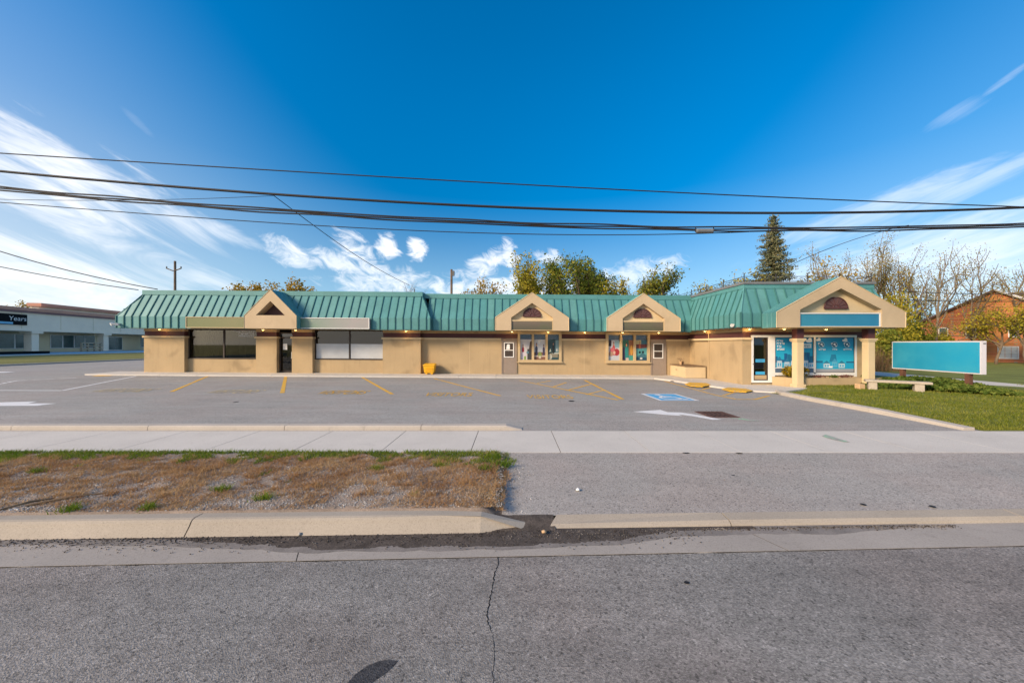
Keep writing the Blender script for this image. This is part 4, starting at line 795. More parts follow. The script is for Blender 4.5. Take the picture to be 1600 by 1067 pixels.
# ------------------------------------------------------------------ gables
def gable(cx, hw, Y, Yback, z0, z1, z2, op, kind, til):
    """op: (half width, z bottom, z shoulder, z apex, depth) of the recess in the face"""
    ohw, ob, os_, oa, dep = op; t_ = lambda x, z: (tilt(x, z) if til else z)
    m_ = MB()
    if kind == 'tri':
        tri = [(cx - ohw, os_), (cx + ohw, os_), (cx, oa)]
        outer = [(cx - hw, z0), (cx + hw, z0), (cx + hw, z1), (cx, z2), (cx - hw, z1)]
        V = [(x, Y, z) for x, z in outer + tri] + [(x, Y + dep, z) for x, z in tri]
        m_.add(V, [(0, 1, 6, 5), (1, 2, 6), (2, 3, 7, 6), (3, 4, 5, 7), (4, 0, 5), (5, 6, 9, 8), (6, 7, 10, 9), (7, 5, 8, 10)])
    else:
        outer = [(cx - hw, z0), (cx - ohw, z0), (cx - ohw, os_), (cx, oa), (cx + ohw, os_), (cx + ohw, z0), (cx + hw, z0), (cx + hw, z1), (cx, z2), (cx - hw, z1)]
        V = [(x, Y, z) for x, z in outer]; inn = [(x, Y + dep, z) for x, z in outer[1:6]]; V += inn
        m_.add(V, [(0, 1, 2, 9), (9, 2, 3, 8), (8, 3, 4, 7), (7, 4, 5, 6), (1, 11 - 1, 11, 2), (2, 11, 12, 3), (3, 12, 13, 4), (4, 13, 14, 5)])
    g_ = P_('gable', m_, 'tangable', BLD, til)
    # underside and metal sides and roof
    P_('soffit', MB().box(cx - hw + .01, cx + hw - .01, Y + .01, Yback, z0 - 0.003, z0 + 0.02), 'soffit', g_, til)
    ov = 0.03; e = 0.012
    for s_ in (-1, 1):
        n = 5; d = (z2 - z1) / hw
        for i in range(n):
            y0 = Y + (Yback - Y) * i / n - (0.02 if i == 0 else 0); y1 = Y + (Yback - Y) * (i + 1) / n
            xs_, xa = cx + s_ * (hw + e), cx
            mm = MB().poly([(xs_, y0, z0), (xs_, y1, z0), (xs_, y1, z1 + e), (xs_, y0, z1 + e)]).poly([(xs_, y0, z1 + e), (xs_, y1, z1 + e), (xa, y1, z2 + ov), (xa, y0, z2 + ov)])
            if i: mm.tube([(xs_, y0, z0), (xs_ + s_ * .01, y0, z1 + e), (xa, y0, z2 + ov)], 0.022, 4)
            P_('roof_panel', mm, 'teal', g_, til)
        P_('rake_trim', MB().tube([(cx + s_ * (hw + .01), Y, z0), (cx + s_ * (hw + .01), Y, z1 + .01), (cx, Y, z2 + .03)], 0.022, 4), 'tanlight', g_, til)
    if kind == 'tri':
        b_ = P_('louver', MB().poly([(x, Y + dep - .01, z) for x, z in tri]), 'louver', g_, til)
        for i in range(1, 9):
            z = os_ + (oa - os_) * i / 9; hwz = ohw * (1 - i / 9)
            P_('slat', MB().box(cx - hwz, cx + hwz, Y + dep - .035, Y + dep - .012, z - .02, z + .012), 'louver', b_, til)
    else:
        P_('infill', MB().prism_y([(x, z) for x, z in ((cx - ohw, z0 + .01), (cx + ohw, z0 + .01), (cx + ohw, os_ + .05), (cx, oa + .03), (cx - ohw, os_ + .05))], Y + dep - .003, Y + dep + .05), 'tanlight', g_, til)
        vb = os_ + 0.10; hv = P_('fan_vent', MB().prism_y([(cx + .5 * math.cos(a), vb + .46 * math.sin(a)) for a in np.linspace(0, math.pi, 13)], Y + dep - .05, Y + dep - .004), 'louver', g_, til)
        P_('rim', MB().tube([(cx + .5 * math.cos(a), Y + dep - .055, vb + .46 * math.sin(a)) for a in np.linspace(0, math.pi, 15)], 0.028, 5).box(cx - .53, cx + .53, Y + dep - .08, Y + dep - .05, vb - .05, vb + .005).tube([(cx + .13 * math.cos(a), Y + dep - .055, vb + .13 * math.sin(a)) for a in np.linspace(0, math.pi, 9)], 0.02, 4), 'maroon', hv, til)
        for a in np.linspace(R(22), R(158), 6): P_('spoke', MB().tube([(cx + .13 * math.cos(a), Y + dep - .058, vb + .13 * math.sin(a)), (cx + .48 * math.cos(a), Y + dep - .058, vb + .44 * math.sin(a))], 0.013, 4), 'maroon', hv, til)
    return g_
g1 = gable(-13.54, 1.455, 20.08, 21.45, 2.70, 3.40, 4.86, (0.815, 2.7, 3.44, 4.24, 0.55), 'tri', True)
for cx in (1.15, 7.53):
    g_ = gable(cx, 2.09, 20.5, 21.75, 2.70, 3.43, 4.84, (1.195, 2.7, 3.44, 4.28, 0.24), 'pent', True)
    b_ = P_('sign_board', MB().box(cx - 1.19, cx + 1.19, 20.58, 20.73, 2.73, 3.25), 'signdark', g_)
    P_('ledge', MB().box(cx - 1.19, cx + 1.19, 20.55, 20.73, 3.252, 3.30), 'tanlight', g_)
    P_('frame', frame_box(cx - 1.19, cx + 1.19, 2.71, 3.25, 20.56, 20.582, 0.03), 'trimtan', b_)
gw = gable(14.18, 2.768, 15.44, 16.85, 2.60, 3.25, 4.76, (1.765, 2.6, 3.37, 4.28, 0.30), 'pent', False)
b_ = P_('sign_board', MB().box(14.18 - 1.74, 14.18 + 1.74, 15.52, 15.73, 2.63, 3.21), 'signblue', gw, False); P_('frame', frame_box(14.18 - 1.76, 14.18 + 1.76, 2.61, 3.235, 15.49, 15.522, 0.045), 'whiteframe', b_, False)
# flat sign boards of the left part
for x0, x1, mt, fm in ((-18.62, -15.02, 'signolive', 'trimtan'), (-12.32, -8.16, 'signmint', 'whiteframe')):
    b_ = P_('sign_board', MB().box(x0, x1, 20.48, 20.66, 2.735, 3.335), mt); P_('frame', frame_box(x0 - .01, x1 + .01, 2.72, 3.35, 20.455, 20.482, 0.04), fm, b_)
    P_('bracket', MB().box(x0 + .3, x0 + .4, 20.6, 20.74, 2.8, 2.9).box(x1 - .4, x1 - .3, 20.6, 20.74, 2.8, 2.9), 'darkmetal', b_)
# porch columns
for cx in (12.72, 15.86):
    Y = 15.95; c_ = P_('column', MB().box(cx - .15, cx + .15, Y - .15, Y + .15, -0.2, 2.06), 'tanlight', til=False, bevel=0.01)
    P_('capital', MB().box(cx - .21, cx + .21, Y - .21, Y + .21, 2.06, 2.13).box(cx - .18, cx + .18, Y - .18, Y + .18, 2.00, 2.06), 'tanlight', c_, False)
    P_('plinth', MB().box(cx - .20, cx + .20, Y - .20, Y + .20, -0.2, 0.11), 'tanlight', c_, False)
    P_('column_head', MB().box(cx - .15, cx + .15, Y - .15, Y + .15, 2.13, 2.605), 'maroon', c_, False)
P_('beam', MB().box(11.5, 16.9, 15.75, 16.15, 2.56, 2.598), 'tanlight', til=False)
# lamps: soffit lights that are on, and twin flood lights
def soffit_lamp(x, y, z, til):
    zz = tilt(x, z) if til else z
    l_ = P_('soffit_lamp', MB().lathe(x, y, [(0.09, zz - 0.002), (0.10, zz - 0.03), (0.06, zz - 0.05)], 12), 'whiteframe', til=False); P_('bulb', MB().lathe(x, y, [(0.05, zz - 0.051), (0.055, zz - 0.075), (0.02, zz - 0.09)], 10), 'lampglow', l_, False)
    pl = bpy.data.lights.new('lamp_light', 'POINT'); pl.energy = 2.2; pl.color = (1.0, 0.62, 0.22); pl.shadow_soft_size = 0.05
    po = bpy.data.objects.new('lamp_light', pl); COL.objects.link(po); po.location = Vector((x, y, zz - 0.13)) - parent_world(l_); po.parent = l_
for x, y in ((-20.9, 21.25), (-14.55, 20.95), (-12.65, 20.95), (-6.3, 21.25), (0.0, 21.4), (2.15, 21.3), (4.35, 21.45), (6.6, 21.35), (8.75, 21.35)): soffit_lamp(x, y, 2.70, True)
for x, y in ((11.0, 16.6), (12.0, 15.8), (14.2, 16.2), (10.6, 19.7)): soffit_lamp(x, y, 2.60 if 11.5 < x and y < 16.3 else 2.63, False)
for x, y, z, d in ((-22.7, 20.62, 2.92, 1), (10.42, 16.9, 2.78, 0)):
    zz = tilt(x, z) if d else z
    fl = P_('flood_light', MB().box(x - .07, x + .07, y - .06, y + .08, zz - .05, zz + .05), 'whiteframe', til=False)
    for s_ in (-1, 1): P_('lamp_head', MB().tube([(x + s_ * .05, y - .03, zz), (x + s_ * .14, y - .14, zz + .0), (x + s_ * .17, y - .2, zz - .03)], [.03, .06, .085], 8), 'whiteframe', fl, False)
# service mast where the cable lands
P_('service_mast', MB().tube([(-6.15, 22.6, 4.8), (-6.15, 22.6, 5.35)], 0.035, 6), 'grey')

# ------------------------------------------------------------------ things by the building
bx, by, bz = -4.92, 21.45, gz(-4.9, 21.4) + 0.11
sb = empty('salt_bin', (bx, by, bz), 'bright yellow plastic salt bin on the walk against the tan wall', 'bin')
V = []
for z, w_, d_ in ((0.06, 0.27, 0.22), (0.50, 0.335, 0.27)): V += [(bx - w_, by - d_, bz + z), (bx + w_, by - d_, bz + z), (bx + w_, by + d_, bz + z), (bx - w_, by + d_, bz + z)]
MB().add(V, [(3, 2, 1, 0), (4, 5, 6, 7), (0, 1, 5, 4), (1, 2, 6, 5), (2, 3, 7, 6), (3, 0, 4, 7)]).build('body', 'yellowbin', sb, bevel=0.02)
MB().add([(bx - .36, by - .30, bz + .50), (bx + .36, by - .30, bz + .50), (bx + .36, by + .29, bz + .50), (bx - .36, by + .29, bz + .50), (bx - .35, by - .29, bz + .555), (bx + .35, by - .29, bz + .555), (bx + .33, by + .28, bz + .62), (bx - .33, by + .28, bz + .62)],
         [(3, 2, 1, 0), (4, 5, 6, 7), (0, 1, 5, 4), (1, 2, 6, 5), (2, 3, 7, 6), (3, 0, 4, 7)]).build('lid', 'yellowbin', sb, bevel=0.015)
for s_ in (-1, 1): MB().box(bx + s_ * .16 - .06, bx + s_ * .16 + .06, by - .2, by + .2, bz, bz + .062).build('foot', 'yellowbin', sb)
for i in range(3): MB().box(bx - .22, bx + .22, by - .262 - .012 * i, by - .225 - .012 * i, bz + .14 + .1 * i, bz + .165 + .1 * i).build('rib', 'yellowbin', sb)
# storage box in the corner, pots on it
x0, x1, y0, y1 = 9.66, 10.78, 19.95, 21.86; z0 = gz(10, 20.5) + 0.10
st = empty('corner_box', ((x0 + x1) / 2, y0, z0), 'low tan box with flat lid in the corner beside the taupe door', 'box')
MB().box(x0, x1, y0, y1, z0, z0 + .62).build('body', 'tanlight', st); MB().box(x0 - .03, x1, y0 - .03, y1, z0 + .622, z0 + .67).build('lid', 'wood', st)
MB().tube([(x0 - .02, 20.95, z0 + .40), (x0 - .04, 21.05, z0 + .40), (x0 - .02, 21.15, z0 + .40)], .012, 5).build('handle', 'darkmetal', st)
for i, (px, py, mt, lab) in enumerate(((9.98, 21.2, 'terracotta', 'pale pot with dry stems on the tan corner box'), (10.14, 21.25, 'wood', 'small brown pot beside the pale pot on the corner box'))):
    zt = z0 + .672; po = empty('flower_pot', (px, py, zt), lab, 'pot', 'pots on the corner box')
    MB().lathe(px, py, [(.055, zt), (.085 - .03 * i, zt + .17), (.095 - .03 * i, zt + .19)], 12).build('vessel', mt, po); m_ = MB()
    for k in range(7 - 3 * i): a = rr.uniform(0, 6.3); m_.tube([(px, py, zt + .16), (px + .06 * math.cos(a), py + .06 * math.sin(a), zt + .3), (px + .2 * math.cos(a) - .1, py + .12 * math.sin(a), zt + rr.uniform(.32, .45))], .006, 4)
    m_.build('stem', 'wood', po)
# planter under the wing windows with its shrub and leftovers
pl_ = empty('planter', (14.3, 16.2, 0.0), 'low tan planter wall under the blue poster windows', 'planter')
po = [(12.18, 16.78), (12.40, 16.30), (12.75, 16.02), (16.66, 16.10), (16.66, 16.78)]; pi_ = [(12.34, 16.77), (12.54, 16.39), (12.82, 16.17), (16.56, 16.24), (16.56, 16.77)]
n = 5; V = [(x, y, -.3) for x, y in po] + [(x, y, .36) for x, y in po] + [(x, y, .36) for x, y in pi_] + [(x, y, .2) for x, y in pi_]
MB().add(V, [(i, i + 1, i + 6, i + 5) for i in range(4)] + [(5 + i, 6 + i, 11 + i, 10 + i) for i in range(4)] + [(10 + i, 11 + i, 16 + i, 15 + i) for i in range(4)] + [(4, 0, 5, 9)]).build('wall', 'tan', pl_)
MB().poly([(x, y, .30) for x, y in pi_]).build('soil', 'soil', pl_)
def bush(name, c, r, h, n, size, mat, label, cat='shrub', stems=8, group=None, flat=0.0):
    c = Vector(c); e = empty(name, c, label, cat, group); m_ = MB(); C = []
    for k in range(stems):
        a = rng.uniform(0, 6.28); q = rng.uniform(.3, .9); tip = c + Vector((math.cos(a) * r * q, math.sin(a) * r * q, h * rng.uniform(.5, .95))); m_.tube([c, c.lerp(tip, .5) + Vector((0, 0, h * .1)), tip], [max(.01, r * .03), .012, .006], 4)
    m_.build('stem', 'wood', e)
    lob = [(rng.uniform(-.55, .55) * r, rng.uniform(-.55, .55) * r, h * rng.uniform(.35, .75), rng.uniform(.35, .6)) for _ in range(9)]
    for k in range(n):
        lx, ly, lz_, lr = lob[rng.integers(9)]; d = rng.normal(size=3); d /= np.linalg.norm(d); rr_ = rng.uniform(.55, 1) ** .5
        p = np.array([lx + d[0] * r * lr * rr_, ly + d[1] * r * lr * rr_, max(.04 * h, lz_ + d[2] * h * lr * .75 * rr_)]); C.append(np.array(c) + p)
    V, Fq = leaves(C, size, flat); arr('crown', V, Fq, mat, e); return e
bush('shrub', (13.02, 16.42, .30), .50, .62, 1500, .075, 'shrubleaf', 'golden yellow shrub behind the left porch column')
for i, (x, s) in enumerate(((14.15, .26), (14.75, .22), (15.3, .2), (16.2, .24))):
    bush('bedding_plant', (x, 16.45, .30), s, .17, 160, .06, 'pinkplant' if i % 2 == 0 else 'ivyleaf', ['reddish low plant just right of the golden shrub in the planter', 'small green plant second in the planter row', 'reddish low plant in the middle of the planter right half', 'small green plant by the right porch column in the planter'][i], 'plant', 3, 'low plants in the planter')
# stone bench on the lawn
be = empty('stone_bench', (15.2, 14.1, 0.08), 'weathered stone bench slab on the lawn in front of the ivy', 'bench')
A, B = Vector((14.38, 14.62, 0)), Vector((15.85, 13.55, 0)); d = (B - A).normalized(); nn = Vector((-d.y, d.x, 0)) * .20
def slab(m_, a, b_, h_, z0, z1): q = Vector((-(b_ - a).normalized().y, (b_ - a).normalized().x, 0)) * h_; m_.prism_z([((a - q).x, (a - q).y), ((b_ - q).x, (b_ - q).y), ((b_ + q).x, (b_ + q).y), ((a + q).x, (a + q).y)], z0, z1); return m_
slab(MB(), A, B, .21, .36, .45).build('seat', 'benchstone', be, bevel=.015)
for t_ in (.12, .82): c = A.lerp(B, t_); slab(MB(), c - d * .13, c + d * .13, .17, .0, .36).build('leg', 'benchstone', be, bevel=.015)
sb_ = MB().box(14.06, 14.30, 14.5, 14.72, .0, .27).build('stone_block', 'terracotta', bevel=.02); tag(sb_, 'squarish tan stone block at the left end of the bench', 'block')
# roadside sign box
sg = empty('roadside_sign', (17.1, 14.5, 0.0), 'long turquoise sign box on two short wooden posts above the ivy', 'sign')
q = [(17.12, 16.15), (16.92, 12.92)]; ax = Vector((q[1][0] - q[0][0], q[1][1] - q[0][1], 0)).normalized(); nx_ = Vector((-ax.y, ax.x, 0))
if nx_.x < 0: nx_ = -nx_
th = nx_ * .17; a, b_ = Vector((*q[0], 0)), Vector((*q[1], 0))
MB().prism_z([tuple(v[:2]) for v in (a, b_, b_ + th, a + th)], .79, 2.0).build('cabinet', 'signside', sg)
e_ = .045; f0 = a - nx_ * .012 + ax * e_; f1 = b_ - nx_ * .012 - ax * e_
MB().prism_z([tuple(v[:2]) for v in (f0, f1, f1 + nx_ * .01, f0 + nx_ * .01)], .79 + e_, 2.0 - e_).build('face', 'signteal', sg)
MB().poly([tuple(b_ + ax * .004 + th * .35 + Vector((0, 0, 1.88))), tuple(b_ + ax * .004 + th * .9 + Vector((0, 0, 1.88))), tuple(b_ + ax * .004 + th * .9 + Vector((0, 0, 1.93))), tuple(b_ + ax * .004 + th * .35 + Vector((0, 0, 1.93)))]).build('plate', 'grey', sg)
for t_ in (.12, .86):
    c = a.lerp(b_, t_) + th * .5; MB().box(c.x - .07, c.x + .07, c.y - .07, c.y + .07, -.1, .788).build('post', 'postwood', sg)
sl_ = empty('garden_light', (17.0, 17.2, .1), 'small white garden light near the left sign post', 'lamp'); MB().tube([(17, 17.2, -.05), (17, 17.2, .30)], .02, 6).build('stake', 'darkmetal', sl_); MB().lathe(17, 17.2, [(.06, .28), (.13, .36), (.13, .44), (.05, .50)], 10).build('head', 'whiteframe', sl_)
wb = MB().box(16.55, 16.75, 17.1, 17.3, -.05, .52).build('wooden_post', 'palewood', bevel=.01); tag(wb, 'short orange-brown wooden post beside the white garden light', 'post')
# drain grate
dg_ = empty('drain_grate', (5.5, 9.64, 0), 'rusty square drain grate sunk in the parking lot', 'drain'); zz = gz(5.5, 9.6) + .004
MB().box(5.16, 5.84, 9.27, 10.01, zz - .05, zz).build('pit', 'black', dg_); frm = MB()
for r_ in ((5.12, 5.20, 9.23, 10.05), (5.80, 5.88, 9.23, 10.05), (5.20, 5.80, 9.23, 9.30), (5.20, 5.80, 9.97, 10.05)): frm.box(r_[0], r_[1], r_[2], r_[3], zz - .03, zz + .008)
frm.build('frame', 'rust', dg_)
for i in range(5): MB().box(5.225 + .122 * i, 5.275 + .122 * i, 9.301, 9.969, zz + .001, zz + .006).build('bar', 'rust', dg_)
MB().box(5.2, 5.8, 9.61, 9.66, zz + .0065, zz + .009).build('bar', 'rust', dg_)

# ------------------------------------------------------------------ foliage stuff on the ground
def inpoly(P, poly):
    x, y = P[:, 0], P[:, 1]; ins = np.zeros(len(P), bool); n = len(poly); j = n - 1
    for i in range(n):
        xi, yi = poly[i]; xj, yj = poly[j]; c = ((yi > y) != (yj > y)) & (x < (xj - xi) * (y - yi) / (yj - yi + 1e-12) + xi); ins ^= c; j = i
    return ins
def nz(P, s, o=0.0): return np.array([mnoise.noise((p[0] * s, p[1] * s, o)) for p in P])
# corner lawn grass
N = 75000; u = rng.random(N) ** 1.5; P = np.stack([10.3 + 15 * rng.random(N) ** 1.1, 7.86 + 8.2 * u], 1)
P = P[~inpoly(P, [(9, 14.0), (10.6, 14.35), (12.95, 15.65), (12.4, 16.0), (16.8, 16.05), (16.8, 20), (9, 20)])]
P = P[~((P[:, 0] > 19.3 + (P[:, 1] - 7.9) * .13) & (P[:, 0] < 22.5))]
Z = np.array([lz(x, y) for x, y in P]); V, Fq = blades(np.c_[P, Z], 0.052, 0.016, .8)
tag(arr('lawn_grass', V, Fq, 'blade', None, 3), 'short mown grass of the corner lawn', 'grass', kind='stuff')
# verge plants: green strip by the walk, dry grass, gravel
N = 130000; P = np.stack([-9.5 + 9.62 * rng.random(N), 4.0 + 2.28 * rng.random(N)], 1); P = P[(P[:, 1] > kb(P[:, 0]) + .02) & (P[:, 0] < -.06 + .10 * nz(P, 3.0, 7) + .05 * nz(P, 11, 8) + .06 * (P[:, 1] - 5.2))]
n1, n2, n3 = nz(P, 2.2, 5), nz(P, 6.0, 9), nz(P, 0.9, 2); top = (P[:, 1] - 5.70) / .5; corner = np.clip((P[:, 0] + 1.3) / 1.2, 0, 1) * np.clip((P[:, 1] - 5.0) / 1.0, 0, 1)
edge = np.clip((P[:, 0] + .8) / .6, 0, 1)
gs = top + n1 * .9 + n2 * .6 + corner * .55
gm = (gs > .42) | (n1 * .8 + n2 > .90)
gm &= rng.random(len(P)) < .75
dsc = n2 * .9 + n3 * .7 + n1 * .8 + edge * .5 + (P[:, 1] - 4.55) * .30 + .13
dm = ~gm & (dsc > -.15) & (rng.random(len(P)) < np.clip(.35 + dsc, .2, .95))
z0 = np.where(P[:, 0] > -.2, -.03, np.array([VERGE_Z(x, y) for x, y in P])) - .004
V, Fq = blades(np.c_[P, z0][gm], .052, .010, 1.1); tag(arr('verge_grass', V, Fq, 'bladegreen', None, 3), 'green weeds along the sidewalk edge of the verge', 'grass', kind='stuff')
V, Fq = blades(np.c_[P, z0][dm], .036, .008, 1.9); tag(arr('dry_grass', V, Fq, 'bladedry', None, 3), 'short brown dry grass over the gravel verge', 'grass', kind='stuff')
N = 34000; P = np.stack([-10 + 10.5 * rng.random(N), 4.0 + 2.25 * rng.random(N) ** 1.25], 1); P = P[P[:, 1] > kb(P[:, 0]) + .03]
keep = (P[:, 0] < -.1) | (rng.random(len(P)) < .8 * np.clip(1 - P[:, 0] / .4, 0, 1) ** 2); P = P[keep]
zz = np.where(P[:, 0] > -.12, -.006 - (6.28 - P[:, 1]) * .042, np.array([VERGE_Z(x, y) for x, y in P]))
V, Fq = pebbles(np.c_[P, zz], .0115); tag(arr('verge_gravel', V, Fq, 'pebble', None, 3), 'loose grey gravel over the dirt verge', 'gravel', kind='stuff')
# weeds standing out of the verge: single tufts, green and straw
def tufts(cen, n, rad, hgt, wid, mat, name, lab):
    B = []
    for (x, y, k) in cen: B.append(np.c_[x + rng.normal(0, rad * k, n), y + rng.normal(0, rad * .6 * k, n), np.full(n, VERGE_Z(x, y) - .005)])
    V, Fq = blades(np.concatenate(B), hgt, wid, 1.0); tag(arr(name, V, Fq, mat, None, 3), lab, 'grass', kind='stuff')
pxg = [(110, 797, 1.2), (232, 795, .8), (345, 767, .9), (412, 780, 1.0), (60, 738, 1.0), (590, 733, 1.1), (690, 728, 1.2), (760, 735, 1.6), (785, 728, 1.5), (770, 715, 1.4)]
def on_verge(px, py): Y = F * (H - .01) / (py - CY); return (px - CX) / F * Y, Y
tufts([(*on_verge(a, b_), k) for a, b_, k in pxg], 130, .055, .075, .010, 'bladegreen', 'weed_tufts', 'green weed tufts scattered over the dry verge')
tufts([(rng.uniform(-8, -.15), rng.uniform(4.35, 5.9), rng.uniform(.6, 1.3)) for _ in range(230)], 45, .045, .075, .006, 'bladedry', 'straw_tufts', 'taller straw tufts scattered over the dry verge')
# dirt in the gutter
simple('damp', (0.20, 0.178, 0.16), 0.8, 0.2, 5, fine=0.2, fscale=70)
def gutter_sheet(name, mat, extra, zo, x1e, label):
    V = []; n = 420
    for i in range(n + 1):
        x = -9.5 + (x1e + 9.5) * i / n
        wd = .045 + .21 * ss((x + 4.6) / 3.0) * ss((2.3 - x) / 2.2) + .05 * mnoise.noise((x * 1.3, 0, 4)) + .022 * mnoise.noise((x * 5, 0, 8)) + .010 * mnoise.noise((x * 23, 0, 8)) + extra * (1 + .6 * mnoise.noise((x * 2.1, 5, 3)))
        wd = max(.012, wd) * min(1, max(.1, (x1e - x) / 1.2))
        y1 = kb(x) - (.20 if x < .1 else .165)
        V += [(x, y1, -.146 + zo), (x, kb(x) - .24, -.143 + zo), (x, kb(x) - .25 - wd, -.1475 + zo)]
    tag(MB().add(V, [(3 * i + q, 3 * i + q + 1, 3 * i + q + 4, 3 * i + q + 3) for i in range(n) for q in range(2)]).build(name, mat, smooth=True), label, 'dirt', kind='stuff')
gutter_sheet('gutter_dirt', 'soil', 0.0, 0.0, 2.7, 'dark damp dirt lying in the gutter under the kerb')
gutter_sheet('damp_stain', 'damp', .055, -.0008, 4.6, 'paler damp stain edging the dirt along the gutter')
N = 5200; x = -9.5 + 14.5 * rng.random(N); y = kb(x) - .25 - np.abs(rng.normal(0, .13, N)) * np.where(x < 2.0, 1, .25) + .04
V, Fq = pebbles(np.c_[x, y, np.full(N, -.142)], .0075); tag(arr('gutter_grit', V, Fq, 'pebbledark', None, 3), 'fine dark grit scattered along the gutter', 'grit', kind='stuff')
# bits on the dirt and road
for i, (px, py, s, lab) in enumerate(((468, 836, .03, 'pale stone lying in the gutter below the kerb'), (665, 669.5, .045, 'crumpled white paper scrap against the low lot kerb'), (903, 766, .03, 'small white paper scrap on the driveway asphalt'), (850, 832, .03, 'orange-brown leaf scrap in the gutter by the kerb end'))):
    zl = (-.14, .012, -.06, -.13)[i]; Y = F * (H - zl) / (py - CY); X = (px - CX) / F * Y
    V, Fq = pebbles(np.array([[X, Y, zl + s * .4]]), s); tag(arr('stone' if i == 0 else 'litter', V, Fq, ('stone_lit', 'paper', 'paper', 'terracotta')[i], None, 3), lab, 'stone' if i == 0 else 'litter')
for i, (a, b_) in enumerate((((0, 794), (85, 776)), ((40, 788), (165, 768)))):
    p, q_ = [((x - CX) / F * (F * (H - .04) / (y - CY)), F * (H - .04) / (y - CY)) for x, y in (a, b_)]
    tag(MB().tube([(p[0], p[1], .025), ((p[0] + q_[0]) / 2, (p[1] + q_[1]) / 2 + .02, .04), (q_[0], q_[1], .025)], [.012, .014, .008], 6).build('stick', 'wood'), ['short broken stick at the left end of the verge', 'long thin stick lying across the dry verge'][i], 'stick')
# crack, tar spots, dark patch and seam of the road
V = []; pts = [(779, 869), (777, 885), (772, 900), (770, 915), (766, 930), (764, 945), (761, 960), (763, 975), (770, 990), (772, 1010), (773, 1030), (770, 1050), (771, 1068), (769, 1100)]
fine_ = []
for a, b_ in zip(pts[:-1], pts[1:]):
    for k in range(6): fine_.append((a[0] + (b_[0] - a[0]) * k / 6 + rr.uniform(-1.3, 1.3), a[1] + (b_[1] - a[1]) * k / 6))
for i, (px, py) in enumerate(fine_):
    Y = F * (H + .155) / (py - CY); X = (px - CX) / F * Y; wd = rr.uniform(.0015, .0055) * (1.0 if py < 985 else .45); V += [(X - wd, Y, -.1535), (X + wd, Y, -.1535)]
MB().add(V, [(2 * i, 2 * i + 1, 2 * i + 3, 2 * i + 2)[::-1] for i in range(len(fine_) - 1)]).build('road_crack', 'black', road)
V = []
for i in range(200):
    x = -9 + 18 * i / 199; j = .012 * mnoise.noise((x * 5, 0, 7)); wd = max(.001, .004 + .007 * mnoise.noise((x * 3, 2, 1))); V += [(x, pf(x) - .008 + j - wd, -.152), (x, pf(x) + .004 + j * .3, -.1515)]
MB().add(V, [(2 * i, 2 * i + 2, 2 * i + 3, 2 * i + 1) for i in range(199)]).build('edge_seam', 'black', road)
for (px, py, rx, ry, par, z) in ((1073, 910, .022, .02, road, -.153), (1145, 742, .03, .03, apron, -.05), (1349, 788, .03, .03, apron, -.077), (1457, 791, .035, .03, apron, -.077), (1072, 707.5, .06, .03, apron, -.002), (1155, 708, .06, .03, apron, -.002), (368, 628, .06, .1, lot, .012), (893, 626, .1, .12, lot, .0)):
    Y = F * (H - z) / (py - CY); X = (px - CX) / F * Y; k0 = rr.uniform(0, 9); zb = gz(X, Y) + .005 if par is lot else z + .002
    MB().poly([(X + rx * math.cos(a) * (1 + .3 * mnoise.noise((math.cos(a) * 2, math.sin(a) * 2, k0))), Y + ry * math.sin(a) * (1 + .3 * mnoise.noise((math.cos(a) * 2, math.sin(a) * 2, k0 + 4))), zb + k0 * .0002) for a in np.linspace(0, 6.283, 21)[:-1]]).build('tar_spot', 'tar', par)
MB().poly([((px - CX) / F * (F * (H + .153) / (py - CY)), F * (H + .153) / (py - CY), -.1525) for px, py in ((622, 1032), (612, 1043), (600, 1053), (585, 1063), (570, 1078), (530, 1085), (543, 1066), (556, 1052), (574, 1040), (592, 1032), (608, 1030))][::-1]).build('dark_patch', 'darkpatch', road)  # long patch near the camera, coloured darker than the road
# ivy bed round the sign
N = 16000; P = np.stack([15.3 + 3.2 * rng.random(N), 12.2 + 5.2 * rng.random(N)], 1)
poly_iv = [(15.9, 14.3), (16.3, 13.2), (16.9, 12.45), (17.7, 12.2), (18.2, 12.9), (18.3, 14.5), (18.1, 16.5), (17.2, 17.2), (15.9, 16.9), (15.5, 15.6)]
P = P[inpoly(P, poly_iv)]; cen = np.array([17.1, 14.6]); rad = np.linalg.norm((P - cen) / np.array([1.35, 2.6]), axis=1); hgt = np.clip(1.05 - rad ** 2, .12, 1) * .42 + .06 * nz(P, 2.5, 3)
C = np.c_[P, .08 + np.clip(hgt, .04, 1) * rng.random(len(P)) ** .35]; V, Fq = leaves(C, .12, .35, .8)
iv = empty('ivy_bed', (17.1, 14.6, .05), 'low mound of dark green ivy around the turquoise sign posts', 'ivy'); iv['kind'] = 'stuff'; arr('leaves', V, Fq, 'ivyleaf', iv)
# tall brown grass behind the wing
N = 5000; P = np.stack([18.2 + 8 * rng.random(N), 24 + 5 * rng.random(N)], 1); V, Fq = blades(np.c_[P, np.full(N, -.05)], 1.5, .035, .25)
tag(arr('tall_grass', V, Fq, 'reed', None, 3), 'tall brown grass standing behind the right end of the shops', 'grass', kind='stuff')

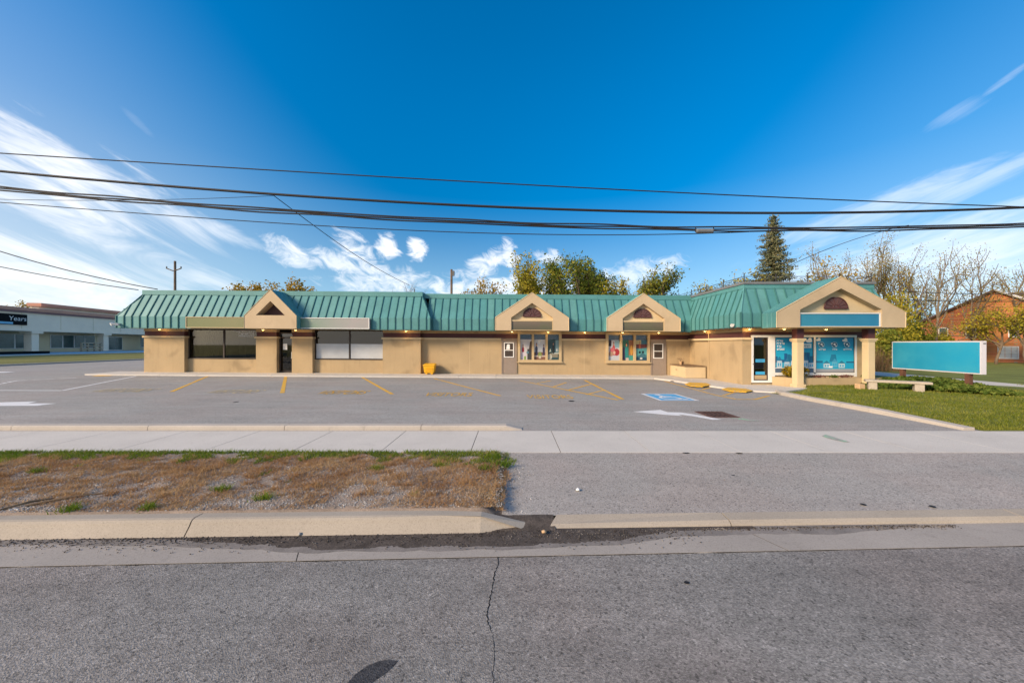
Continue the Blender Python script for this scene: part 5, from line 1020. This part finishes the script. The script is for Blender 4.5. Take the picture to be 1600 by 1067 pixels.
# ------------------------------------------------------------------ trees
def tree(name, px, Y, ztop, spread, label, leafmat_, nleaf, size, bark='bark', trunk_r=.2, bare=.0, zb=-.15, trunkfrac=.25, ups=.5, group=None, seed=0, wind=0.0, cat='tree', X=None, levels=4, cl=1.0):
    rs = np.random.default_rng(seed); x = (px - CX) / F * Y if X is None else X; hgt = ztop - zb; root = empty(name, (x, Y, zb), label, cat, group); m_ = MB(); tips = []
    def grow(p, d, ln, r, lev):
        pts = [p]; q = p.copy(); dd = d.copy(); nseg = 4
        for k in range(nseg):
            dd = (dd + Vector(rs.normal(0, .14, 3)) + Vector((wind * .06, 0, .05 * ups))).normalized(); q = q + dd * (ln / nseg); pts.append(q.copy())
            if lev >= 2: tips.append((q.copy(), lev))
        m_.tube(pts, [r * (1 - .45 * k / nseg) for k in range(nseg + 1)], 6 if lev < 2 else 4, lev == 0)
        if lev >= levels or ln < .35: return
        nb = (3 + int(rs.integers(0, 2))) if lev else 5 + int(rs.integers(0, 2))
        for k in range(nb):
            t_ = 1.0 if k == 0 else rs.uniform(.35, .98); i = min(int(t_ * nseg), nseg - 1); bp = pts[i].lerp(pts[i + 1], t_ * nseg - i)
            a = rs.uniform(0, 6.283); tl = rs.uniform(.35, .85) if k else .12
            ax_ = dd.orthogonal().normalized(); ax_.rotate(Matrix.Rotation(a, 3, dd)); nd = (dd * math.cos(tl) + ax_ * math.sin(tl)); nd.x *= spread; nd.y *= spread; nd.normalize()
            grow(bp, nd, ln * rs.uniform(.55, .78), r * .52 * (1 if k else 1.15), lev + 1)
    grow(Vector((x, Y, zb)), Vector((rs.normal(0, .04), 0, 1)), hgt * max(trunkfrac, .2) * 1.35, trunk_r, 0)
    zmax = max(t_[0].z for t_ in tips); s_ = hgt / (zmax + .3 - zb)      # fit the height
    m_.v = [(x + (a - x) * s_, Y + (b_ - Y) * s_, zb + (c - zb) * s_) for a, b_, c in m_.v]
    T = np.array([[x + (t_.x - x) * s_, Y + (t_.y - Y) * s_, zb + (t_.z - zb) * s_] for t_, _ in tips])
    ox = (T[:, 0].mean() - x) / (T[:, 2].mean() - zb); oy = (T[:, 1].mean() - Y) / (T[:, 2].mean() - zb)      # stand it upright over its foot
    m_.v = [(a - ox * (c - zb), b_ - oy * (c - zb), c) for a, b_, c in m_.v]; T[:, 0] -= ox * (T[:, 2] - zb); T[:, 1] -= oy * (T[:, 2] - zb)
    m_.build('trunk', bark, root, smooth=True)
    T = T[rs.random(len(T)) >= bare]
    if nleaf and len(T):
        idx = rs.integers(0, len(T), nleaf); C = T[idx] + rs.normal(0, .28 * cl, (nleaf, 3)); C = C[C[:, 2] > zb + hgt * trunkfrac * .8]
        V, Fq = leaves(C, size); arr('crown', V, Fq, leafmat_, root)
    return root
zt = lambda py, Y: H + (CY - py) * Y / F
GB = 'trees behind the shop roof'
tree('tree', 397, 48, zt(432, 48), .62, 'small round golden tree left of the leftmost gable peak', 'leafgold', 6500, .34, seed=1, group=GB, trunkfrac=.45, cl=1.2)
tree('tree', 459, 48, zt(433, 48), .6, 'small thin golden tree just right of the leftmost gable peak', 'leafgold', 4500, .32, seed=2, group=GB, trunkfrac=.45)
tree('bare_tree', 632, 46, zt(434, 46), .9, 'bare twiggy tree top near where the service cable meets the roof', 'leafsparse', 0, .2, seed=3, bark='barkpale', trunk_r=.12, group=GB)
tree('tree', 740, 44, zt(439, 44), 1.2, 'low golden tree beside the middle utility pole', 'leafgold', 3800, .24, seed=4, group=GB, trunkfrac=.4)
tree('tree', 828, 42, zt(396, 42), .62, 'tall narrow yellow tree behind the middle gable', 'leafyellow', 7500, .26, seed=5, group=GB, trunkfrac=.25, cl=1.15)
tree('tree', 868, 43, zt(428, 43), .9, 'short yellow tree between the narrow yellow tree and the big green tree', 'leafyellow', 3200, .24, seed=12, group=GB)
tree('tree', 905, 44, zt(391, 44), .62, 'largest dark green tree behind the roof between two gables', 'leafgreen', 12000, .28, seed=6, group=GB, trunk_r=.3, trunkfrac=.22, cl=1.2)
tree('tree', 966, 43, zt(425, 43), .55, 'smaller olive tree right of the big green tree behind the roof', 'leafyellow', 4500, .25, seed=7, group=GB)
tree('tree', 1022, 42, zt(414, 42), .5, 'slender green tree behind the gable next to the wing', 'leafgreen', 4800, .25, seed=8, group=GB)
tree('tree', 1010, 40, zt(443, 40), .75, 'low yellow-green bushy tree at the foot of the slender green tree', 'leafyellow', 3000, .24, seed=9, group=GB, trunkfrac=.3)
for i, (px, py, s) in enumerate(((1128, 430, 21), (1148, 422, 22), (1170, 418, 23))):
    tree('tree', px, 40, zt(py, 40), .9, ['leftmost light yellow tree behind the roof railing', 'pale yellow tree second from the left behind the railing', 'yellow tree touching the left side of the spruce'][i], 'leafyellow', 2300, .24, seed=s, group=GB)
# spruce
def spruce(px, Y, ztop, label):
    x = (px - CX) / F * Y; zb = -.15; hgt = ztop - zb; root = empty('spruce_tree', (x, Y, zb), label, 'tree'); m_ = MB().tube([(x, Y, zb), (x + .1, Y, zb + hgt * .5), (x, Y, ztop)], [.30, .18, .02], 8); C = []
    rs = np.random.default_rng(31); z = zb + 2.4
    while z < ztop - .2:
        f = (z - zb) / hgt; L = 4.3 * (1 - f) ** .85 + .15; nb = 7 if f < .85 else 5; a0 = rs.uniform(0, 6.28)
        for k in range(nb):
            a = a0 + 6.283 * k / nb + rs.normal(0, .2); l = L * rs.uniform(.42, 1.22); d = np.array([math.cos(a), math.sin(a)]); n = max(3, int(l / .13)); pts = []
            for q in range(n + 1):
                t_ = q / n; zz_ = z - l * .28 * t_ + l * .22 * t_ * t_ * 1.2; pts.append((x + d[0] * l * t_, Y + d[1] * l * t_, zz_))
                if q > 0:
                    m2 = int(8 + 7 * (1 - t_)); spread_ = .10 + .24 * l * .4 * (1 - abs(t_ - .45)); 
                    C.append(np.array(pts[-1]) + np.c_[rs.normal(0, spread_, (m2, 2)), rs.normal(-.07, .09, m2)])
            m_.tube(pts, [.045 * (1 - .8 * q / n) for q in range(n + 1)], 4, False)
        z += .62 * (1 - f * .5) * rs.uniform(.85, 1.2)
    m_.build('trunk', 'bark', root); C = np.concatenate(C); V, Fq = leaves(C, .24, .2, .38); arr('crown', V, Fq, 'needle', root)
spruce(1208, 38, zt(334, 38), 'tall conical spruce tree behind the wing roof')
GR = 'thin tall trees beyond the right end of the shops'
right = [(1290, 372, 38, 40, 1500, 'thin leaning tree right of the spruce above the yellow hedge', .75), (1345, 365, 38, 41, 2000, 'tall thin tree rising directly above the big porch gable', .6), (1372, 385, 39, 42, 1500, 'slim tree just right of the porch gable peak', .55),
         (1392, 372, 40, 43, 1700, 'tall crooked tree above the right slope of the porch gable', .6), (1415, 378, 37, 44, 1300, 'tallest forked tree right behind the porch gable corner', .7), (1470, 376, 36, 45, 1200, 'tall forked tree above the left part of the turquoise sign', .6),
         (1520, 385, 34, 46, 1000, 'nearly bare spreading tree above the right part of the turquoise sign', .95), (1592, 400, 36, 47, 1300, 'sparse tree at the right border in front of the brick house', .8), (1440, 420, 42, 48, 1400, 'short sparse tree between the porch gable and the brick house', .8)]
for px, py, Y, sd_, nl, lab, sp in right: tree('thin_tree', px, Y, zt(py, Y), sp * .72, lab, 'leafsparse', int(nl * 1.5), .125, 'barkpale' if sd_ % 2 else 'bark', .15, .1, seed=sd_, group=GR, trunkfrac=.3, wind=.15, cl=1.0, levels=3)
tree('tree', 1556, 33, zt(472, 33), .9, 'olive leafy tree standing before the brick house wall', 'leafyellow', 3600, .16, seed=50, trunkfrac=.3, trunk_r=.14, group=GR)
tree('tree', 1608, 31, zt(462, 31), .9, 'leafy olive tree cut by the right border before the house', 'leafyellow', 3000, .16, seed=51, trunkfrac=.3, trunk_r=.14, group=GR)
for i, (px, Y, r, h, mt, lab) in enumerate(((1285, 36, 3.0, 9.0, 'leafgold', 'broad golden bush behind the wing roof right of the spruce'), (1325, 37, 2.6, 9.2, 'leafgold', 'rounded yellow bush behind the big gable roof'), (1246, 37, 1.8, 8.6, 'leafyellow', 'golden bush at the foot of the spruce'),
        (1400, 33, 2.2, 6.4, 'leafyellow', 'green bush behind the right corner of the porch gable'), (1436, 36, 2.2, 4.2, 'leafgreen', 'dark green bush left of the brick house'), (1385, 30, 1.8, 3.0, 'leafgreen', 'olive bush behind the right porch column'), (1466, 37, 1.5, 3.2, 'leafyellow', 'yellow-green bush at the left end of the brick house'), (1425, 46, 3.0, 5.6, 'leafgreen', 'far green bush seen between thin trunks'))):
    x = (px - CX) / F * Y; bush('large_bush', (x, Y, -.1), r, h, 4200, .21, mt, lab, 'bush', 10, 'bushes beyond the shops')
tree('tree', 25, 100, zt(469, 100), 1.2, 'small far golden tree above the roof of the left strip mall', 'leafgold', 1800, .5, seed=60, trunkfrac=.4, cl=1.6)

# ------------------------------------------------------------------ strip mall on the left
A, B = Vector((-68.6, 43.0, 0)), Vector((-78.5, 88.0, 0)); dm_ = (B - A).normalized(); nm = Vector((dm_.y, -dm_.x, 0)); LN = (B - A).length
ML = empty('strip_mall', (-70.2, 52.7, .62), 'long pale strip mall with pillars and reddish parapet at the left border', 'building')
def mbx(s0, s1, o0, o1, z0, z1, mb=None):
    """box along the mall front: s along it, o out towards the lot"""
    mb = mb or MB(); c = [A + dm_ * s + nm * o for s, o in ((s0, o0), (s1, o0), (s1, o1), (s0, o1))]
    if (c[1] - c[0]).cross(c[2] - c[0]).z < 0: c = c[::-1]
    return mb.prism_z([tuple(v[:2]) for v in c], z0, z1)
def mp(name, mb, mat, par=ML): return mb.build(name, mat, par)
g0 = .62
mp('wall', mbx(-20, LN, -14, -2.6, g0 - .3, 7.0), 'mallbeige'); mp('fascia', mbx(-20, LN, -2.6, .6, 4.05, 6.35), 'mallwall'); mp('soffit_beam', mbx(-20, LN, -2.4, .75, 3.72, 4.05), 'mallwall')
mp('parapet', mbx(-20, LN, -2.4, .85, 6.35, 6.60), 'mallpurple'); mp('parapet', mbx(-20, LN, -2.4, 1.0, 6.60, 7.05), 'mallred'); mp('roof', mbx(-20, LN, -14, -2.4, 7.0, 7.1), 'deck')
mp('raised_parapet', mbx(14, LN, -3.6, -2.5, 7.05, 7.75), 'mallwall'); mp('raised_parapet', mbx(13.7, LN, -3.8, -2.0, 7.75, 8.25), 'mallred')
for i, s in enumerate((-12, -1.1, 10.0, 21.7, 33.0)):
    p = mp('pillar', mbx(s - .5, s + .5, -.45, .45, g0, 3.4), 'mallwall'); mp('capital', mbx(s - .8, s + .8, -.7, .72, 3.4, 3.72), 'mallwall', p)
for s0, s1, n in ((-6, 1.0, 4), (4.5, 12.7, 4), (15.7, 23.5, 4), (34, 42, 4)):
    wn = mp('window', mbx(s0, s1, -2.62, -2.5, 1.15, 3.35), 'whiteframe'); st_ = (s1 - s0) / n
    for k in range(n): mp('pane', mbx(s0 + st_ * k + .12, s0 + st_ * (k + 1) - .12, -2.52, -2.46, 1.25, 3.28), 'mallglass', wn)
dr = mp('door', mbx(26.2, 29.4, -2.62, -2.5, g0, 3.3), 'whiteframe')
for k in range(2): mp('pane', mbx(26.35 + 1.5 * k, 27.75 + 1.5 * k, -2.52, -2.46, g0 + .15, 3.1), 'mallglass', dr)
s0, s1 = -6.0, 8.55; sgb = mp('sign_board', mbx(s0, s1, .61, .78, 4.55, 6.05), 'black')
def on_mall(s, z, o): c = A + dm_ * s + nm * o; return (c.x, c.y, z)
text_mb('Years', 2.2, .62, lambda u, v: on_mall(6.2 + u + .1 * v, 5.12 + v, .80)).build('lettering', 'whiteframe', sgb); MB().poly([on_mall(-5.5, 4.62, .79), on_mall(6.75, 4.62, .79), on_mall(6.75, 4.92, .79), on_mall(-5.5, 4.92, .79)]).build('stripe', 'bluelot', sgb)
for s in np.arange(-14, LN, 5.5): mp('fascia_joint', mbx(s, s + .05, .6, .62, 4.06, 6.34), 'mallbeige')
# timber rack and plank pile in front of it
rk = empty('timber_rack', on_mall(15.5, .62, 2.0), 'pale timber rack standing before the strip mall windows', 'rack')
for s in (15.4, 16.5, 17.7, 18.8): mbx(s, s + .18, 1.6, 1.8, .62, 2.1).build('post', 'palewood', rk)
for z in (.95, 1.45, 1.95): mbx(15.3, 19.1, 1.8, 1.9, z, z + .15).build('rail', 'palewood', rk)
pk = empty('plank_pile', on_mall(30, .62, 2), 'slanting pile of pale planks near the shop corner', 'planks')
for k in range(5): c = [on_mall(27.5 + k * .5, .62 + .25 * k, 2 + .3 * k), on_mall(33.5, 1.0 + .28 * k, 2.2 + .3 * k)]; MB().tube(c, .12, 4).build('plank', 'palewood', pk)
cu_ = MB().prism_z([(-60.6, 38), (-59.6, 38), (-60.6, 47.0), (-61.4, 46.6)], .55, .95).build('dark_barrier', 'black'); tag(cu_, 'low dark barrier along the far lot at the left border', 'barrier')

# ------------------------------------------------------------------ brick house
HS = empty('brick_house', (48.8, 36.3, -.1), 'two storey red brick house with a gable behind thin trees', 'house')
def hp(q, i, z): return (45.7 + .652 * q + .758 * i, 40.0 - .758 * q + .652 * i, z)      # q along the front, i inwards
def hbox(q0, q1, i0, i1, z0, z1, mb=None):
    return (mb or MB()).add([hp(q, i, z) for z in (z0, z1) for q, i in ((q0, i0), (q1, i0), (q1, i1), (q0, i1))], [(0, 3, 2, 1), (4, 5, 6, 7), (0, 1, 5, 4), (1, 2, 6, 5), (2, 3, 7, 6), (3, 0, 4, 7)])
gq = [(0, -.4), (9.7, -.4), (9.7, 4.35), (4.84, 7.25), (0, 4.35)]
MB().add([hp(q, 0, z) for q, z in gq] + [hp(q, 9, z) for q, z in gq], [(0, 1, 2, 3, 4), (9, 8, 7, 6, 5)] + [(k, k + 5, (k + 1) % 5 + 5, (k + 1) % 5) for k in range(5)]).build('wall', 'brick', HS)
hbox(9.7, 20, 2, 9, -.4, 4.6).build('wall', 'brick', HS)
rf = MB().add([hp(-.45, -.35, 4.1), hp(4.84, -.35, 7.38), hp(4.84, 9.3, 7.38), hp(-.45, 9.3, 4.1), hp(10.15, -.35, 4.1), hp(10.15, 9.3, 4.1)], [(0, 1, 2, 3), (1, 4, 5, 2)]).add([hp(5.4, 5, 7.4), hp(21, 5, 7.4), hp(21, 1.4, 4.7), hp(8.6, 1.4, 4.7)], [(0, 1, 2, 3)]).build('roof', 'roofshingle', HS)
for k, (q0, q1, z1) in enumerate(((-.45, 4.84, 4.1), (10.15, 4.84, 4.1))): MB().tube([hp(q0, -.37, z1 - .06), hp(q1, -.37, 7.32)], .10, 4).build('rake_trim', 'whiteframe' if k else 'roofshingle', rf)
for q0, q1, z0, z1, nb in ((3.05, 3.75, 2.5, 3.65, 1), (5.68, 6.31, 2.53, 3.74, 2), (5.05, 6.31, .39, 1.65, 3), (1.2, 1.9, 2.5, 3.65, 1), (8.0, 8.7, 2.5, 3.7, 2)):
    m_ = MB()
    for r_ in ((q0, q1, z0, z0 + .09), (q0, q1, z1 - .09, z1), (q0, q0 + .08, z0 + .09, z1 - .09), (q1 - .08, q1, z0 + .09, z1 - .09)): hbox(r_[0], r_[1], -.07, .02, r_[2], r_[3], m_)
    wn = m_.build('window', 'whiteframe', HS)
    for k in range(nb): a = q0 + .08 + (q1 - q0 - .16) * k / nb; hbox(a + .015, a + (q1 - q0 - .16) / nb - .015, -.03, .01, z0 + .09, z1 - .09).build('pane', 'mallglass' if z0 > 2 else 'frost', wn)
    hbox(q0 + .08, q1 - .08, -.06, -.031, (z0 + z1) / 2 - .03, (z0 + z1) / 2 + .03).build('sash', 'whiteframe', wn)

# ------------------------------------------------------------------ poles and cables
for px, py, Y, arms, lab in ((273.5, 408, 55, 1, 'far wooden utility pole with a crossarm left of the leftmost gable'), (705.5, 421, 50, 0, 'plain wooden utility pole rising behind the middle of the roof')):
    x = (px - CX) / F * Y; z = zt(py, Y); up = empty('utility_pole', (x, Y, -.2), lab, 'pole', 'utility poles behind the shops'); MB().tube([(x, Y, -.2), (x, Y, z)], [.20, .15], 10).build('shaft', 'pole', up)
    if arms:
        MB().tube([(x - .1, Y - .2, z - 1.55), (x - 1.15, Y - .2, z - 1.15)], .08, 5).build('crossarm', 'pole', up); MB().tube([(x + .1, Y - .2, z - 1.55), (x + 1.15, Y - .2, z - 1.15)], .08, 5).build('crossarm', 'pole', up)
        for s_ in (-1.1, 1.1): MB().lathe(x + s_, Y - .2, [(.06, z - 1.15), (.10, z - 1.0), (.05, z - .85)], 8).build('insulator', 'grey', up)
    else:
        MB().lathe(x + .28, Y, [(.14, z - .9), (.16, z - .3), (.10, z - .2)], 10).build('insulator', 'grey', up)
def smooth_line(P, n=60):
    P = np.array(P, float); t_ = np.arange(len(P)); c = [np.polyfit(P[:, 0], P[:, k], min(len(P) - 1, 3)) for k in (1, 2)]; xs_ = np.linspace(P[0, 0], P[-1, 0], n)
    return [(x, np.polyval(c[0], x), np.polyval(c[1], x)) for x in xs_]
YC = 12.0
def cable(pix, r, lab, strands=1, Y=YC, ext=True, name='overhead_cable', group='overhead cables crossing the sky', Ys=None):
    P = [AT(px, py, Y if Ys is None else Ys[i]) for i, (px, py) in enumerate(pix)]; L = smooth_line(P) if len(P) > 2 else [tuple(Vector(P[0]).lerp(Vector(P[1]), k / 20) - Vector((0, 0, .25 * math.sin(math.pi * k / 20)))) for k in range(21)]
    if ext:
        a, b_ = Vector(L[0]), Vector(L[1]); L = [tuple(a + (a - b_) * 12)] + L; a, b_ = Vector(L[-1]), Vector(L[-2]); L = L + [tuple(a + (a - b_) * 12)]
    if strands == 1: o = MB().tube(L, r, 6).build(name, 'cable', smooth=True); return tag(o, lab, 'cable', group)
    e = empty(name, L[0], lab, 'cable', group)
    for k in range(strands):
        o_ = [(x, y + .03 * math.sin(i * .9 + k * 2.1), z + (k - (strands - 1) / 2) * .058 + .014 * math.sin(i * .7 + k)) for i, (x, y, z) in enumerate(L)]; MB().tube(o_, r, 5).build('strand', 'cable', e, smooth=True)
    return e
cable([(0, 239.5), (300, 259), (540, 272.5), (800, 288), (1100, 303), (1600, 323.5)], .018, 'topmost thin cable slanting down to the right')
cable([(0, 268), (270, 291), (540, 311), (800, 325.5), (1100, 332), (1350, 331.5), (1600, 324.5)], .040, 'thick black cable second from the top')
cable([(0, 295.5), (270, 317), (540, 336.5), (800, 351), (1100, 357.5), (1350, 357), (1600, 352)], .027, 'bundle of twisted black cables, thickest and third from the top', 3)
cable([(0, 316.5), (270, 337), (540, 355.5), (800, 365.5), (1000, 366.5), (1180, 362)], .014, 'thin cable just below the thick twisted bundle', ext=False, Y=12.1)
cable([(428, 306), (640, 446)], .013, 'thin service cable dropping steeply to the shop roof', ext=False, Ys=[12.0, 22.6])
cable([(-40, 310.5), (200, 313), (428, 306)], .008, 'hair thin cable meeting the steep service drop', ext=False, Y=12.05)
cable([(-60, 373), (100, 421), (246, 452)], .055, 'upper of two cables sagging to the roof at far left', ext=False, Y=40, group='cables at the far left')
cable([(-60, 404), (80, 432), (216, 453)], .050, 'lower of two cables sagging to the roof at far left', ext=False, Y=40, group='cables at the far left')
cable([(1420, 352), (1330, 376), (1236, 414)][::-1], .012, 'thin cable slanting up right from the spruce to the bundle', ext=False, Y=14)
cable([(1405, 455), (1500, 459), (1680, 458)], .03, 'upper far cable passing in front of the brick house roof', ext=False, Y=33, group='cables by the brick house')
cable([(1405, 468), (1500, 471), (1680, 467)], .03, 'lower far cable passing in front of the brick house roof', ext=False, Y=33, group='cables by the brick house')
sp0, sp1 = AT(1087, 361, YC), AT(1115, 361, YC); sx = empty('splice_case', sp0, 'small grey splice case hanging on the thick cable bundle', 'case')
MB().tube([sp0, tuple(Vector(sp0) + Vector((.05, 0, 0))), tuple(Vector(sp1) - Vector((.05, 0, 0))), sp1], [.05, .075, .075, .05], 10).build('body', 'grey', sx)
for p in (sp0, sp1): MB().tube([p, (p[0], p[1], p[2] + .14)], .015, 5).build('hanger', 'darkmetal', sx)
